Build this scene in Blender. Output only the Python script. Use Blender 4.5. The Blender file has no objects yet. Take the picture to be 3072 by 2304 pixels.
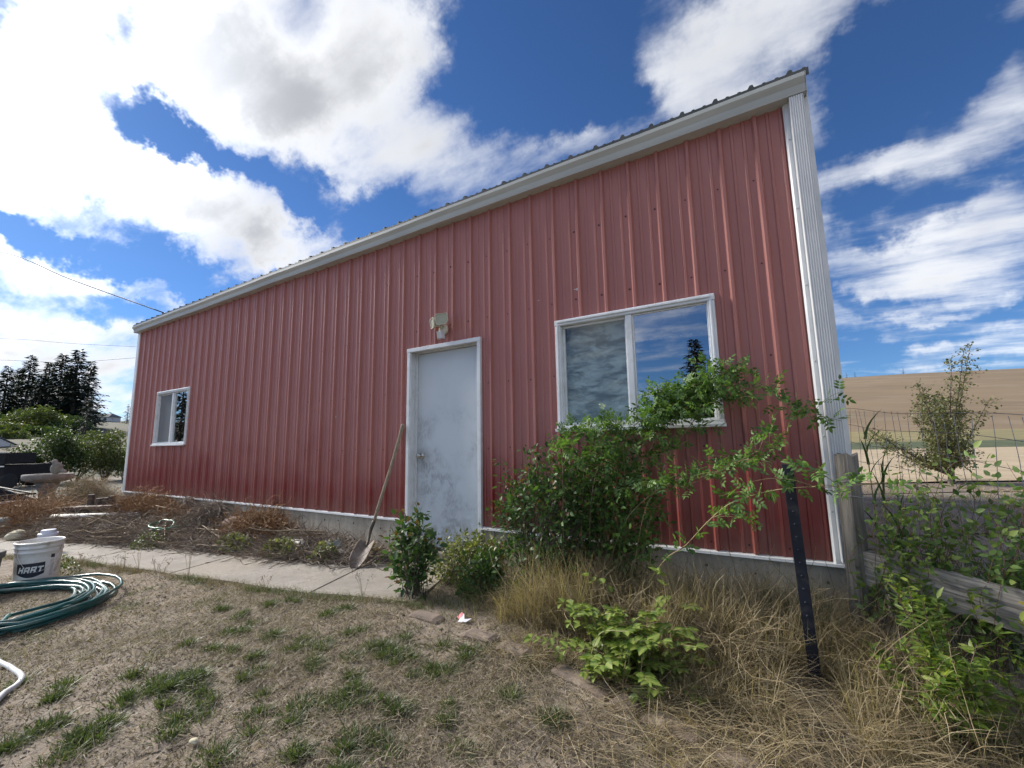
import bpy, math, random
import numpy as np
from mathutils import Vector, Matrix
random.seed(7)
RNG = np.random.default_rng(11)
SC = bpy.context.scene
COL = SC.collection
R = math.radians

# ------------------------------------------------------------------ camera
# site frame: X along the metal wall, Y into the building, Z up; Z = 0 at the foot of the wall sheets
CAM = Vector((10.5921, -3.3361, 0.7338))
cam_d = bpy.data.cameras.new('camera'); cam = bpy.data.objects.new('camera', cam_d); COL.objects.link(cam)
ax = (Vector((0.85297, 0.52167, -0.01724)), Vector((0.08616, -0.10814, 0.99039)), Vector((0.51480, -0.84626, -0.13719)))
cam.matrix_world = Matrix((( ax[0].x, ax[1].x, ax[2].x, CAM.x), (ax[0].y, ax[1].y, ax[2].y, CAM.y), (ax[0].z, ax[1].z, ax[2].z, CAM.z), (0, 0, 0, 1)))
cam_d.sensor_fit = 'HORIZONTAL'; cam_d.sensor_width = 36.0; cam_d.lens = 1306.4 / 3072 * 36.0
cam_d.clip_start = 0.02; cam_d.clip_end = 5000
SC.camera = cam

# ------------------------------------------------------------------ exposure
SC.view_settings.view_transform = 'Standard'; SC.view_settings.look = 'None'
SC.view_settings.gamma = 1.0; SC.view_settings.use_curve_mapping = False
SC.view_settings.exposure = 2.2
SC.render.engine = 'CYCLES'
SC.cycles.use_denoising = True; SC.cycles.use_adaptive_sampling = True; SC.cycles.adaptive_threshold = 0.02
SC.cycles.max_bounces = 6; SC.cycles.diffuse_bounces = 2; SC.cycles.glossy_bounces = 4
SC.cycles.transparent_max_bounces = 12; SC.cycles.transmission_bounces = 6
SC.cycles.sample_clamp_indirect = 6.0

# ------------------------------------------------------------------ node helpers
def nd(nt, typ, ins=None, **props):
    n = nt.nodes.new(typ)
    for k, v in props.items(): setattr(n, k, v)
    if ins:
        for k, v in ins.items():
            s = n.inputs[k]
            if isinstance(v, bpy.types.NodeSocket): nt.links.new(v, s)
            else: s.default_value = v
    return n
def mth(nt, op, a, b=0.0, c=0.0, clamp=False):
    return nd(nt, 'ShaderNodeMath', {0: a, 1: b, 2: c}, operation=op, use_clamp=clamp).outputs[0]
def mix(nt, f, a, b, mode='MIX'):
    n = nd(nt, 'ShaderNodeMix', None, data_type='RGBA', blend_type=mode)
    for i, v in ((0, f), (6, a), (7, b)):
        if isinstance(v, bpy.types.NodeSocket): nt.links.new(v, n.inputs[i])
        else: n.inputs[i].default_value = v if i == 0 else (tuple(v) + (1.0,))[:4]
    return n.outputs[2]
def ramp(nt, f, a, b, smooth=True):
    return nd(nt, 'ShaderNodeMapRange', {0: f, 1: a, 2: b, 3: 0.0, 4: 1.0}, interpolation_type='SMOOTHSTEP' if smooth else 'LINEAR').outputs[0]
def noise(nt, co, scale, detail=4.0, rough=0.55, dist=0.0):
    n = nd(nt, 'ShaderNodeTexNoise', {'Scale': scale, 'Detail': detail, 'Roughness': rough, 'Distortion': dist})
    if co is not None: nt.links.new(co, n.inputs['Vector'])
    return n

# ------------------------------------------------------------------ sky and sun
SUN_DIR = Vector((-0.85, -0.055, 0.52)).normalized()
SUN_AZ = math.atan2(SUN_DIR.x, SUN_DIR.y); SUN_EL = math.asin(SUN_DIR.z)
W = bpy.data.worlds.new('World'); SC.world = W; W.use_nodes = True
nt = W.node_tree; nt.nodes.clear()
sky = nd(nt, 'ShaderNodeTexSky', None, sky_type='NISHITA', sun_disc=False)
sky.sun_elevation = SUN_EL; sky.sun_rotation = SUN_AZ
sky.altitude = 900.0; sky.air_density = 1.0; sky.dust_density = 0.25; sky.ozone_density = 3.5
tc = nd(nt, 'ShaderNodeTexCoord').outputs['Generated']
warp = noise(nt, tc, 4.0, 6.0, 0.66)
w2 = nd(nt, 'ShaderNodeVectorMath', {0: warp.outputs['Color'], 1: (0.5, 0.5, 0.5)}, operation='SUBTRACT').outputs[0]
w3 = nd(nt, 'ShaderNodeVectorMath', {0: w2, 'Scale': 0.26}, operation='SCALE').outputs[0]
wd = nd(nt, 'ShaderNodeVectorMath', {0: tc, 1: w3}, operation='ADD').outputs[0]
sep = nd(nt, 'ShaderNodeSeparateXYZ', {0: tc})
zz = mth(nt, 'ADD', mth(nt, 'MAXIMUM', sep.outputs[2], 0.0), 0.16)
pl = nd(nt, 'ShaderNodeCombineXYZ', {0: mth(nt, 'DIVIDE', sep.outputs[0], zz), 1: mth(nt, 'DIVIDE', sep.outputs[1], zz), 2: 0.0}).outputs[0]
fbm = noise(nt, nd(nt, 'ShaderNodeMapping', {'Vector': pl, 'Rotation': (0, 0, 0.75), 'Scale': (0.75, 1.9, 1.0)}).outputs[0], 3.0, 8.0, 0.57, 0.0).outputs['Fac']
low = noise(nt, pl, 0.55, 2.0, 0.5).outputs['Fac']
# cloud masses: azimuth, elevation, half sizes, tilt (radians), weight
CLOUDS = [
(-1.045,0.731,0.245,0.129,-2.7,1.0),(-0.911,0.638,0.158,0.113,3.12,1.0),(-1.111,0.644,0.135,0.094,2.85,0.9),(-0.832,0.805,0.128,0.084,1.46,0.8),
(-0.704,0.646,0.111,0.086,0.97,0.42),(-0.647,0.6,0.078,0.074,0.93,0.3),(-1.437,0.553,0.144,0.083,1.38,1.0),(-1.37,0.475,0.095,0.082,2.41,1.0),
(-1.42,0.4,0.085,0.053,-2.49,0.9),(-1.462,0.592,0.084,0.049,-2.1,0.8),(-1.289,0.642,0.086,0.065,1.0,0.75),(-1.182,0.426,0.138,0.078,3.04,1.1),
(-1.059,0.407,0.056,0.047,1.15,0.9),(-1.269,0.455,0.084,0.07,2.79,0.9),(-1.299,0.32,0.053,0.015,-2.86,0.6),(-1.387,0.271,0.092,0.034,3.11,0.9),
(-1.39,0.205,0.125,0.034,-3.04,0.9),(-1.366,0.158,0.152,0.044,-2.99,0.9),(-1.345,0.093,0.157,0.037,-3.07,0.75),(-1.314,0.053,0.138,0.03,-3.12,0.7),
(-0.973,0.453,0.046,0.028,-2.63,0.6),(-0.955,0.415,0.063,0.021,-2.71,0.6),(-1.227,0.268,0.026,0.018,-3.14,0.5),(0.073,0.727,0.194,0.07,3.0,0.85),
(-0.022,0.686,0.119,0.084,-2.98,0.8),(-0.119,0.772,0.108,0.071,2.62,0.35),(-0.066,0.633,0.08,0.046,3.06,0.5),(-0.473,0.648,0.12,0.044,2.93,0.42),
(-0.316,0.618,0.107,0.041,3.13,0.3),(0.12,0.552,0.047,0.029,2.01,0.45),(0.228,0.441,0.118,0.036,3.01,0.7),(0.355,0.481,0.075,0.041,1.19,0.6),
(0.297,0.31,0.11,0.078,-3.04,0.85),(0.18,0.3,0.096,0.043,3.07,0.6),(0.265,0.224,0.103,0.029,3.0,0.55),(0.237,0.216,0.06,0.014,3.0,0.5),
(0.169,0.194,0.031,0.011,2.94,0.45),(0.256,0.139,0.136,0.025,3.07,0.6),(0.148,0.119,0.057,0.011,3.11,0.6),(0.328,0.207,0.018,0.012,2.76,0.5),
(0.224,0.156,0.034,0.011,2.96,0.4),(-0.479,0.775,0.179,0.13,3.05,-1.0),(-0.446,0.724,0.088,0.079,1.71,-0.6),(-1.28,0.559,0.119,0.025,2.67,-0.75),
(-1.174,0.522,0.125,0.029,2.9,-0.95),(-1.359,0.66,0.035,0.031,-2.68,-0.6),(-1.439,0.467,0.031,0.016,2.77,-0.9),(-1.442,0.424,0.025,0.009,3.09,-0.5),
(-1.396,0.315,0.122,0.024,3.1,-1.0),(-1.21,0.313,0.131,0.033,3.03,-0.8),(-1.269,0.227,0.092,0.021,2.85,-0.7),(-0.993,0.501,0.094,0.044,2.91,-0.8),
(-1.038,0.334,0.113,0.034,-2.61,-0.7),(-0.854,0.487,0.085,0.043,-2.66,-0.8),(0.295,0.613,0.101,0.074,1.51,-0.9),(0.179,0.558,0.103,0.058,1.27,-0.8),
(0.242,0.358,0.089,0.025,-2.9,-0.5),(0.16,0.409,0.048,0.035,1.84,-0.5),(0.174,0.246,0.111,0.02,2.9,-0.5),(0.133,0.163,0.078,0.05,2.95,-0.7),
(0.336,0.418,0.041,0.034,1.89,-0.4),(-0.276,0.706,0.101,0.066,2.97,-0.6),
(-2.84,0.27,0.16,0.07,0.2,0.9),(-2.96,0.10,0.25,0.035,0.1,0.7),(-3.05,0.33,0.14,0.05,0.0,0.8),
(2.6,0.55,0.42,0.22,0.3,0.9),(-2.5,0.75,0.40,0.20,-0.2,0.9),(3.1,1.05,0.35,0.25,0.1,0.8),(1.7,0.6,0.35,0.22,0.2,0.8),(-1.9,0.45,0.25,0.15,0.1,0.8),(2.2,0.25,0.4,0.08,0.0,0.8),(1.0,0.8,0.3,0.2,0.0,0.6),  # extra clouds out of view, added to brighten and whiten light on the front
]
dens = mth(nt, 'MULTIPLY_ADD', fbm, 2.6, -1.30)
sd = nd(nt, 'ShaderNodeVectorMath', {0: tc, 1: SUN_DIR}, operation='DOT_PRODUCT').outputs['Value']
back = ramp(nt, mth(nt, 'MULTIPLY', sd, -1.0), 0.05, 0.75)          # side opposite the sun: cloud added and brightened to fill the shaded wall
dens = mth(nt, 'ADD', dens, mth(nt, 'MULTIPLY_ADD', low, 1.4, -0.68))
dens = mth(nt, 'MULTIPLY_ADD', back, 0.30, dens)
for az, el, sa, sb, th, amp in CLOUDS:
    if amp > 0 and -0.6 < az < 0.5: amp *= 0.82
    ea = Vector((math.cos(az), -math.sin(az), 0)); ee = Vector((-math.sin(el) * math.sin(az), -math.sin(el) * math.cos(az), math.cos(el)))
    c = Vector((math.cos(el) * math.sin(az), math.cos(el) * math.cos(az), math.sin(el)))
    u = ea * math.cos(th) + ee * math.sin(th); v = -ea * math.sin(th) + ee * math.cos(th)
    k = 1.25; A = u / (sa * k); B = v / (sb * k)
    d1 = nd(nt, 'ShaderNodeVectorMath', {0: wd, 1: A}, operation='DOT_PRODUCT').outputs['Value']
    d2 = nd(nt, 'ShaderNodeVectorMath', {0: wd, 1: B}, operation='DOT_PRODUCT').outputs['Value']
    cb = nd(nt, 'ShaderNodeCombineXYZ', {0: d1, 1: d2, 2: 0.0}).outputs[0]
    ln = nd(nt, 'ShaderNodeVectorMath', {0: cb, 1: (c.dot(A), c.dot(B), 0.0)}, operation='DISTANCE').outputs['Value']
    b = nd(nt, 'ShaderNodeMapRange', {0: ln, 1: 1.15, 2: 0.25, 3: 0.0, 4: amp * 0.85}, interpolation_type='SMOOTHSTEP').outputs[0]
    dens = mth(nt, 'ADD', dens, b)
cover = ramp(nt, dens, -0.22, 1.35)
thick = ramp(nt, mth(nt, 'ADD', dens, mth(nt, 'MULTIPLY_ADD', noise(nt, tc, 3.0, 4.0, 0.5).outputs[0], 2.4, -1.2)), 0.35, 2.3)
glow = ramp(nt, sd, 0.87, 1.0)
ccol = mix(nt, thick, (0.90, 0.915, 0.94), (0.44, 0.455, 0.49))
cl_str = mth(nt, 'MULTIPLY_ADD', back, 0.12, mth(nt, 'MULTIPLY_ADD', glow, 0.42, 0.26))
skyc = mix(nt, 1.0, sky.outputs[0], (0.50, 0.73, 1.0), 'MULTIPLY')
bg1 = nd(nt, 'ShaderNodeBackground', {'Color': skyc, 'Strength': 0.027})
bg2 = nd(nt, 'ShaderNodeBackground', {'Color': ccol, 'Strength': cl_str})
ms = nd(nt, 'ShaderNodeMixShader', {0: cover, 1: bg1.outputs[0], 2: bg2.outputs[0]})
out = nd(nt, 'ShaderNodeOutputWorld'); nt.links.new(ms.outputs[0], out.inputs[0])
W.cycles.sampling_method = 'MANUAL'; W.cycles.sample_map_resolution = 512

sun_d = bpy.data.lights.new('sun', 'SUN'); sun_d.energy = 1.6; sun_d.angle = R(16.0); sun_d.color = (1.0, 0.95, 0.87)
sun = bpy.data.objects.new('sun', sun_d); COL.objects.link(sun)
sun.rotation_euler = SUN_DIR.to_track_quat('Z', 'Y').to_euler()

# ------------------------------------------------------------------ object helpers
def tag(o, label=None, cat=None, group=None, kind=None):
    if label: o['label'] = label
    if cat: o['category'] = cat
    if group: o['group'] = group
    if kind: o['kind'] = kind
    return o
def thing(name, label, cat, loc=(0, 0, 0), group=None):
    o = bpy.data.objects.new(name, None); o.empty_display_size = 0.05; COL.objects.link(o); o.location = loc
    return tag(o, label, cat, group)
def adopt(o, parent):
    # geometry is written in site coordinates; parents are never rotated
    o.parent = parent
    base = Vector((0, 0, 0)); q = parent
    while q is not None:
        base += Vector(q.location) + q.matrix_parent_inverse.to_translation(); q = q.parent
    o.matrix_parent_inverse = Matrix.Translation(-base)
def link(name, me, mat, parent=None, smooth=False):
    o = bpy.data.objects.new(name, me); COL.objects.link(o)
    if mat is not None and len(me.materials) == 0: me.materials.append(mat)
    if smooth: me.polygons.foreach_set('use_smooth', [True] * len(me.polygons))
    if parent is not None: adopt(o, parent)
    return o
def bigmesh(name, V, F):
    V = np.asarray(V, np.float32); F = np.asarray(F, np.int32); k = F.shape[1]
    me = bpy.data.meshes.new(name)
    me.vertices.add(len(V)); me.vertices.foreach_set('co', V.ravel())
    me.loops.add(F.size); me.loops.foreach_set('vertex_index', F.ravel())
    me.polygons.add(len(F)); me.polygons.foreach_set('loop_start', np.arange(0, F.size, k, dtype=np.int32))
    me.polygons.foreach_set('loop_total', np.full(len(F), k, np.int32))
    me.update(calc_edges=True); return me
def bigob(name, V, F, mat, parent=None, smooth=False):
    return link(name, bigmesh(name, V, F), mat, parent, smooth)

def ortho(d):
    d = Vector(d).normalized(); a = Vector((0, 0, 1)) if abs(d.z) < 0.9 else Vector((1, 0, 0))
    u = d.cross(a).normalized(); return u, d.cross(u)
class MB:
    def __init__(s): s.V = []; s.F = []
    def add(s, V, F):
        n = len(s.V); s.V += [tuple(v) for v in V]; s.F += [tuple(i + n for i in f) for f in F]; return s
    def box(s, x0, x1, y0, y1, z0, z1, M=None):
        V = [Vector((x, y, z)) for x in (x0, x1) for y in (y0, y1) for z in (z0, z1)]
        if M is not None: V = [M @ v for v in V]
        return s.add(V, [(0, 1, 3, 2), (4, 6, 7, 5), (0, 4, 5, 1), (2, 3, 7, 6), (0, 2, 6, 4), (1, 5, 7, 3)])
    def tube(s, P, r, n=8, cap=True):
        P = [Vector(p) for p in P]; rr = r if isinstance(r, (list, tuple)) else [r] * len(P)
        V = []; u = None
        for i, p in enumerate(P):
            d = (P[min(i + 1, len(P) - 1)] - P[max(i - 1, 0)]).normalized()
            if u is None: u, v = ortho(d)
            else:
                u = (u - d * u.dot(d)).normalized(); v = d.cross(u)
            V += [p + (u * math.cos(2 * math.pi * j / n) + v * math.sin(2 * math.pi * j / n)) * rr[i] for j in range(n)]
        F = [(i * n + j, i * n + (j + 1) % n, (i + 1) * n + (j + 1) % n, (i + 1) * n + j) for i in range(len(P) - 1) for j in range(n)]
        if cap: F += [tuple(reversed(range(n))), tuple((len(P) - 1) * n + j for j in range(n))]
        return s.add(V, F)
    def lathe(s, prof, c=(0, 0, 0), n=24, M=None, wob=0.0):
        c = Vector(c); V = []
        for r, z in prof:
            for j in range(n):
                a = 2 * math.pi * j / n; q = r * (1 + wob * math.sin(3 * a + 1.3 * z * 7))
                v = Vector((q * math.cos(a), q * math.sin(a), z)); V.append((M @ v if M is not None else v) + c)
        F = [(i * n + j, i * n + (j + 1) % n, (i + 1) * n + (j + 1) % n, (i + 1) * n + j) for i in range(len(prof) - 1) for j in range(n)]
        F += [tuple(reversed(range(n))), tuple((len(prof) - 1) * n + j for j in range(n))]
        return s.add(V, F)
    def prism(s, poly, axis, a0, a1):
        # poly: 2D points; axis 'x': (y,z), 'y': (x,z), 'z': (x,y)
        def P(p, a): return {'x': (a, p[0], p[1]), 'y': (p[0], a, p[1]), 'z': (p[0], p[1], a)}[axis]
        n = len(poly); V = [P(p, a0) for p in poly] + [P(p, a1) for p in poly]
        return s.add(V, [tuple(range(n)), tuple(reversed(range(n, 2 * n)))] + [(i, (i + 1) % n + 0, (i + 1) % n + n, i + n) for i in range(n)])
    def build(s, name, mat, parent=None, smooth=False, bevel=0.0):
        me = bpy.data.meshes.new(name); me.from_pydata(s.V, [], s.F); me.update()
        o = link(name, me, mat, parent, smooth)
        if bevel > 0:
            b = o.modifiers.new('edge', 'BEVEL'); b.width = bevel; b.segments = 2; b.limit_method = 'ANGLE'; b.angle_limit = R(40)
        return o
def rock(name, c, size, mat, parent=None, seed=0, n=14, lump=0.22):
    rs = np.random.default_rng(seed); k = rs.normal(size=(7, 3)) * 1.6; ph = rs.uniform(0, 6.28, 7)
    V = []; F = []
    for i in range(n + 1):
        t = math.pi * i / n
        for j in range(2 * n):
            a = math.pi * j / n; d = np.array([math.sin(t) * math.cos(a), math.sin(t) * math.sin(a), math.cos(t)])
            q = 1 + lump * float(np.mean(np.sin(k @ d * 1.3 + ph))) * 1.8
            V.append((c[0] + d[0] * size[0] * q, c[1] + d[1] * size[1] * q, c[2] + d[2] * size[2] * q))
    m = 2 * n
    for i in range(n):
        for j in range(m): F.append((i * m + j, (i + 1) * m + j, (i + 1) * m + (j + 1) % m, i * m + (j + 1) % m))
    me = bpy.data.meshes.new(name); me.from_pydata(V, [], F); me.update()
    return link(name, me, mat, parent, True)
def spline(P, n=12):
    P = [Vector(p) for p in P]; Q = [P[0] * 2 - P[1]] + P + [P[-1] * 2 - P[-2]]; o = []
    for i in range(1, len(Q) - 2):
        for k in range(n):
            t = k / n; a, b, c, d = Q[i - 1], Q[i], Q[i + 1], Q[i + 2]
            o.append(0.5 * ((2 * b) + (c - a) * t + (2 * a - 5 * b + 4 * c - d) * t * t + (3 * b - a - 3 * c + d) * t ** 3))
    return o + [P[-1]]

# 2D value noise for relief
_tab = np.random.default_rng(3).random((256, 256))
def vnoise(x, y):
    xi = np.floor(x).astype(int); yi = np.floor(y).astype(int); fx = x - xi; fy = y - yi
    fx = fx * fx * (3 - 2 * fx); fy = fy * fy * (3 - 2 * fy)
    a = _tab[xi & 255, yi & 255]; b = _tab[(xi + 1) & 255, yi & 255]; c = _tab[xi & 255, (yi + 1) & 255]; d = _tab[(xi + 1) & 255, (yi + 1) & 255]
    return (a * (1 - fx) + b * fx) * (1 - fy) + (c * (1 - fx) + d * fx) * fy - 0.5
def fbm2(x, y, o=4):
    s = 0; a = 1.0
    for i in range(o): s = s + a * vnoise(x * 2 ** i + 17 * i, y * 2 ** i + 31 * i); a *= 0.5
    return s
def g0(x, y):
    z = -0.37 - 0.02 * np.clip(8 - x, 0, 8) - 0.15 * np.clip((x - 10.6) / 1.0, 0, 1.5) * np.clip((0.5 - y) / 1.0, 0, 1)
    return z - 0.012 * np.clip(-x, 0, 25)
def gz(x, y):
    x = np.asarray(x, float); y = np.asarray(y, float); near = np.clip((16 - np.hypot(x - 9, y + 1)) / 6, 0, 1)
    h = g0(x, y) + near * (0.035 * fbm2(x * 1.3, y * 1.3, 3) + 0.012 * fbm2(x * 9, y * 9, 3))
    return h

# ------------------------------------------------------------------ materials
def newmat(name):
    m = bpy.data.materials.new(name); m.use_nodes = True; nt = m.node_tree; nt.nodes.clear()
    o = nd(nt, 'ShaderNodeOutputMaterial'); p = nd(nt, 'ShaderNodeBsdfPrincipled'); nt.links.new(p.outputs[0], o.inputs[0])
    return m, nt, p, o
def pos(nt): return nd(nt, 'ShaderNodeNewGeometry').outputs['Position']
def bump(nt, p, h, strength=0.3, dist=0.01):
    b = nd(nt, 'ShaderNodeBump', {'Strength': strength, 'Distance': dist, 'Height': h}); nt.links.new(b.outputs[0], p.inputs['Normal'])
def setc(nt, p, c, name='Base Color'):
    if isinstance(c, bpy.types.NodeSocket): nt.links.new(c, p.inputs[name])
    else: p.inputs[name].default_value = tuple(c) + (1.0,)
def M(name, c1, c2=None, scale=6.0, rough=0.6, metal=0.0, b=0.0, bs=40.0, c3=None, s3=2.0, stretch=None, lo=0.35, hi=0.65, spec=0.5):
    m, nt, p, o = newmat(name); co = nd(nt, 'ShaderNodeTexCoord').outputs['Object']
    if stretch: co = nd(nt, 'ShaderNodeMapping', {'Vector': co, 'Scale': stretch}).outputs[0]
    c = tuple(c1)
    if c2 is not None: c = mix(nt, ramp(nt, noise(nt, co, scale, 6, 0.6).outputs[0], lo, hi), c1, c2)
    if c3 is not None: c = mix(nt, ramp(nt, noise(nt, co, s3, 5, 0.65).outputs[0], 0.5, 0.68), c, c3)
    setc(nt, p, c); p.inputs['Roughness'].default_value = rough; p.inputs['Metallic'].default_value = metal
    p.inputs['Specular IOR Level'].default_value = spec
    if b > 0: bump(nt, p, noise(nt, co, bs, 5, 0.65).outputs[0], b, 0.01)
    return m
def leafmat(name, cols, rough=0.45, trans=0.35, vein=None, spec=0.5):
    # colour varies leaf by leaf
    m, nt, p, o = newmat(name)
    g = nd(nt, 'ShaderNodeNewGeometry'); oi = nd(nt, 'ShaderNodeObjectInfo')
    r = mth(nt, 'FRACT', mth(nt, 'ADD', g.outputs['Random Per Island'], oi.outputs['Random']))
    cr = nd(nt, 'ShaderNodeValToRGB', {0: r}); el = cr.color_ramp.elements
    while len(el) < len(cols): el.new(0.5)
    for i, c in enumerate(cols): el[i].position = i / max(1, len(cols) - 1); el[i].color = tuple(c) + (1.0,)
    c = cr.outputs[0]
    if vein is not None:
        uv = nd(nt, 'ShaderNodeAttribute', None, attribute_name='across'); c = mix(nt, ramp(nt, uv.outputs['Fac'], 0.15, 0.8), vein, c)
    setc(nt, p, c); p.inputs['Roughness'].default_value = rough; p.inputs['Specular IOR Level'].default_value = spec
    t = nd(nt, 'ShaderNodeBsdfTranslucent', {'Color': mix(nt, 1.0, c, (1.5, 1.6, 0.7), 'MULTIPLY')})
    x = nd(nt, 'ShaderNodeMixShader', {0: trans, 1: p.outputs[0], 2: t.outputs[0]}); nt.links.new(x.outputs[0], o.inputs[0])
    return m

MT = {}
# ribbed red paint: chalked pink over a cleaner red low on the wall, fine dust streaks
m, nt, p, o = newmat('red_painted_metal'); P3 = pos(nt); sx = nd(nt, 'ShaderNodeSeparateXYZ', {0: P3})
str_ = nd(nt, 'ShaderNodeMapping', {'Vector': P3, 'Scale': (9.0, 9.0, 0.5)}).outputs[0]
n1 = noise(nt, P3, 1.1, 4, 0.55).outputs[0]; n2 = noise(nt, str_, 3.0, 5, 0.6).outputs[0]
hgt = mth(nt, 'ADD', sx.outputs[2], mth(nt, 'ADD', mth(nt, 'MULTIPLY_ADD', n1, -1.5, 0.72), mth(nt, 'MULTIPLY_ADD', n2, -0.6, 0.3)))
chalk = ramp(nt, hgt, 0.05, 0.95)
c = mix(nt, chalk, (0.235, 0.034, 0.032), (0.365, 0.142, 0.122))
c = mix(nt, mth(nt, 'MULTIPLY', ramp(nt, n2, 0.45, 0.75), 0.35), c, (0.40, 0.20, 0.18))
mud = mth(nt, 'MULTIPLY', mth(nt, 'SUBTRACT', 1.0, ramp(nt, mth(nt, 'MULTIPLY_ADD', noise(nt, P3, 9.0, 6, 0.7).outputs[0], -0.30, sx.outputs[2]), -0.16, 0.12)), 0.3)
c = mix(nt, mud, c, (0.30, 0.215, 0.16))
setc(nt, p, c); p.inputs['Roughness'].default_value = 0.36
nt.links.new(mth(nt, 'MULTIPLY_ADD', chalk, 0.14, 0.34), p.inputs['Roughness'])
bump(nt, p, noise(nt, P3, 2.2, 2, 0.5).outputs[0], 0.32, 0.02)
MT['red'] = m
MT['white_trim'] = M('white_trim_metal', (0.74, 0.75, 0.75), (0.64, 0.655, 0.66), 3.0, 0.38, b=0.03, bs=12)
MT['gutter'] = M('grey_green_gutter_paint', (0.47, 0.49, 0.46), (0.40, 0.415, 0.39), 4.0, 0.45, b=0.04, bs=9, stretch=(0.3, 2, 2))
MT['roof'] = M('dark_roof_metal', (0.035, 0.042, 0.042), (0.06, 0.065, 0.06), 5.0, 0.45)
MT['vinyl'] = M('white_vinyl', (0.76, 0.78, 0.80), (0.70, 0.72, 0.74), 4.0, 0.35, c3=(0.62, 0.63, 0.62), s3=7)
MT['screw'] = M('painted_screw', (0.05, 0.012, 0.012), rough=0.5)
MT['screw_w'] = M('white_screw', (0.45, 0.47, 0.48), rough=0.4)
MT['dark'] = M('dark_interior', (0.02, 0.02, 0.022), (0.045, 0.042, 0.04), 3.0, 0.8)
# concrete
m, nt, p, o = newmat('concrete'); P3 = pos(nt)
a1 = noise(nt, P3, 2.0, 6, 0.65).outputs[0]; a2 = noise(nt, P3, 55.0, 4, 0.7).outputs[0]; a3 = noise(nt, P3, 0.7, 3, 0.5).outputs[0]
c = mix(nt, ramp(nt, a1, 0.3, 0.7), (0.31, 0.285, 0.25), (0.20, 0.183, 0.158)); c = mix(nt, ramp(nt, a2, 0.45, 0.62), c, (0.21, 0.19, 0.162)); c = mix(nt, mth(nt, 'MULTIPLY', ramp(nt, noise(nt, P3, 13.0, 6, 0.7).outputs[0], 0.48, 0.68), 0.55), c, (0.145, 0.13, 0.11))
c = mix(nt, mth(nt, 'MULTIPLY', ramp(nt, a3, 0.5, 0.75), 0.5), c, (0.30, 0.24, 0.17))
setc(nt, p, c); p.inputs['Roughness'].default_value = 0.85; bump(nt, p, a2, 0.35, 0.004); MT['concrete'] = m
# foundation wall, paler with rusty and damp streaks
m, nt, p, o = newmat('foundation_concrete'); P3 = pos(nt)
st = nd(nt, 'ShaderNodeMapping', {'Vector': P3, 'Scale': (5.0, 5.0, 0.9)}).outputs[0]
a1 = noise(nt, st, 1.6, 6, 0.65).outputs[0]; a2 = noise(nt, P3, 30.0, 5, 0.7).outputs[0]
c = mix(nt, ramp(nt, a1, 0.32, 0.68), (0.60, 0.53, 0.42), (0.42, 0.36, 0.275)); c = mix(nt, mth(nt, 'MULTIPLY', ramp(nt, a2, 0.52, 0.7), 0.6), c, (0.22, 0.20, 0.17))
setc(nt, p, c); p.inputs['Roughness'].default_value = 0.9; bump(nt, p, a2, 0.3, 0.006); MT['found'] = m
# yard soil: dusty tan, cracked in places, straw-coloured patches
m, nt, p, o = newmat('dry_soil'); P3 = pos(nt)
a1 = noise(nt, P3, 1.3, 6, 0.6).outputs[0]; a2 = noise(nt, P3, 14.0, 6, 0.7).outputs[0]; a3 = noise(nt, P3, 70.0, 4, 0.7).outputs[0]
wv = nd(nt, 'ShaderNodeVectorMath', {0: P3, 1: nd(nt, 'ShaderNodeVectorMath', {0: noise(nt, P3, 7.0, 3, 0.5).outputs['Color'], 'Scale': 0.12}, operation='SCALE').outputs[0]}, operation='ADD').outputs[0]
vo = nd(nt, 'ShaderNodeTexVoronoi', {'Vector': wv, 'Scale': 5.5}, feature='DISTANCE_TO_EDGE').outputs['Distance']
crackm = mth(nt, 'MULTIPLY', mth(nt, 'SUBTRACT', 1.0, ramp(nt, vo, 0.004, 0.022)), ramp(nt, noise(nt, P3, 1.9, 3, 0.5).outputs[0], 0.52, 0.60))
c = mix(nt, ramp(nt, a1, 0.35, 0.65), (0.285, 0.235, 0.188), (0.18, 0.147, 0.115)); c = mix(nt, ramp(nt, a2, 0.4, 0.7), c, (0.32, 0.27, 0.22))
c = mix(nt, ramp(nt, a3, 0.55, 0.75), c, (0.15, 0.115, 0.085)); c = mix(nt, mth(nt, 'MULTIPLY', crackm, 0.8), c, (0.05, 0.04, 0.032))
setc(nt, p, c); p.inputs['Roughness'].default_value = 0.95; p.inputs['Specular IOR Level'].default_value = 0.2
hh = mth(nt, 'ADD', mth(nt, 'MULTIPLY', a2, 1.0), mth(nt, 'ADD', mth(nt, 'MULTIPLY', a3, 0.5), mth(nt, 'MULTIPLY', crackm, -0.8))); bump(nt, p, hh, 0.7, 0.02); MT['soil'] = m
MT['bedsoil'] = M('dark_bed_soil', (0.13, 0.102, 0.08), (0.22, 0.172, 0.135), 12.0, 0.95, b=0.8, bs=30)
MT['gravel'] = M('grey_gravel', (0.24, 0.20, 0.15), (0.14, 0.118, 0.09), 2.2, 0.95, b=0.9, bs=25, c3=(0.24, 0.215, 0.18), s3=5.0)
MT['stubble'] = M('pale_stubble', (0.40, 0.315, 0.205), (0.31, 0.24, 0.155), 0.5, 0.95, b=0.8, bs=6, c3=(0.46, 0.375, 0.25), s3=2.5, stretch=(0.6, 1.6, 1))
MT['hill'] = M('brown_harvested_hill', (0.235, 0.168, 0.098), (0.18, 0.128, 0.076), 0.03, 0.95, b=0.5, bs=0.6, c3=(0.26, 0.195, 0.125), s3=0.10, stretch=(0.25, 0.5, 6.0))
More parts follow.
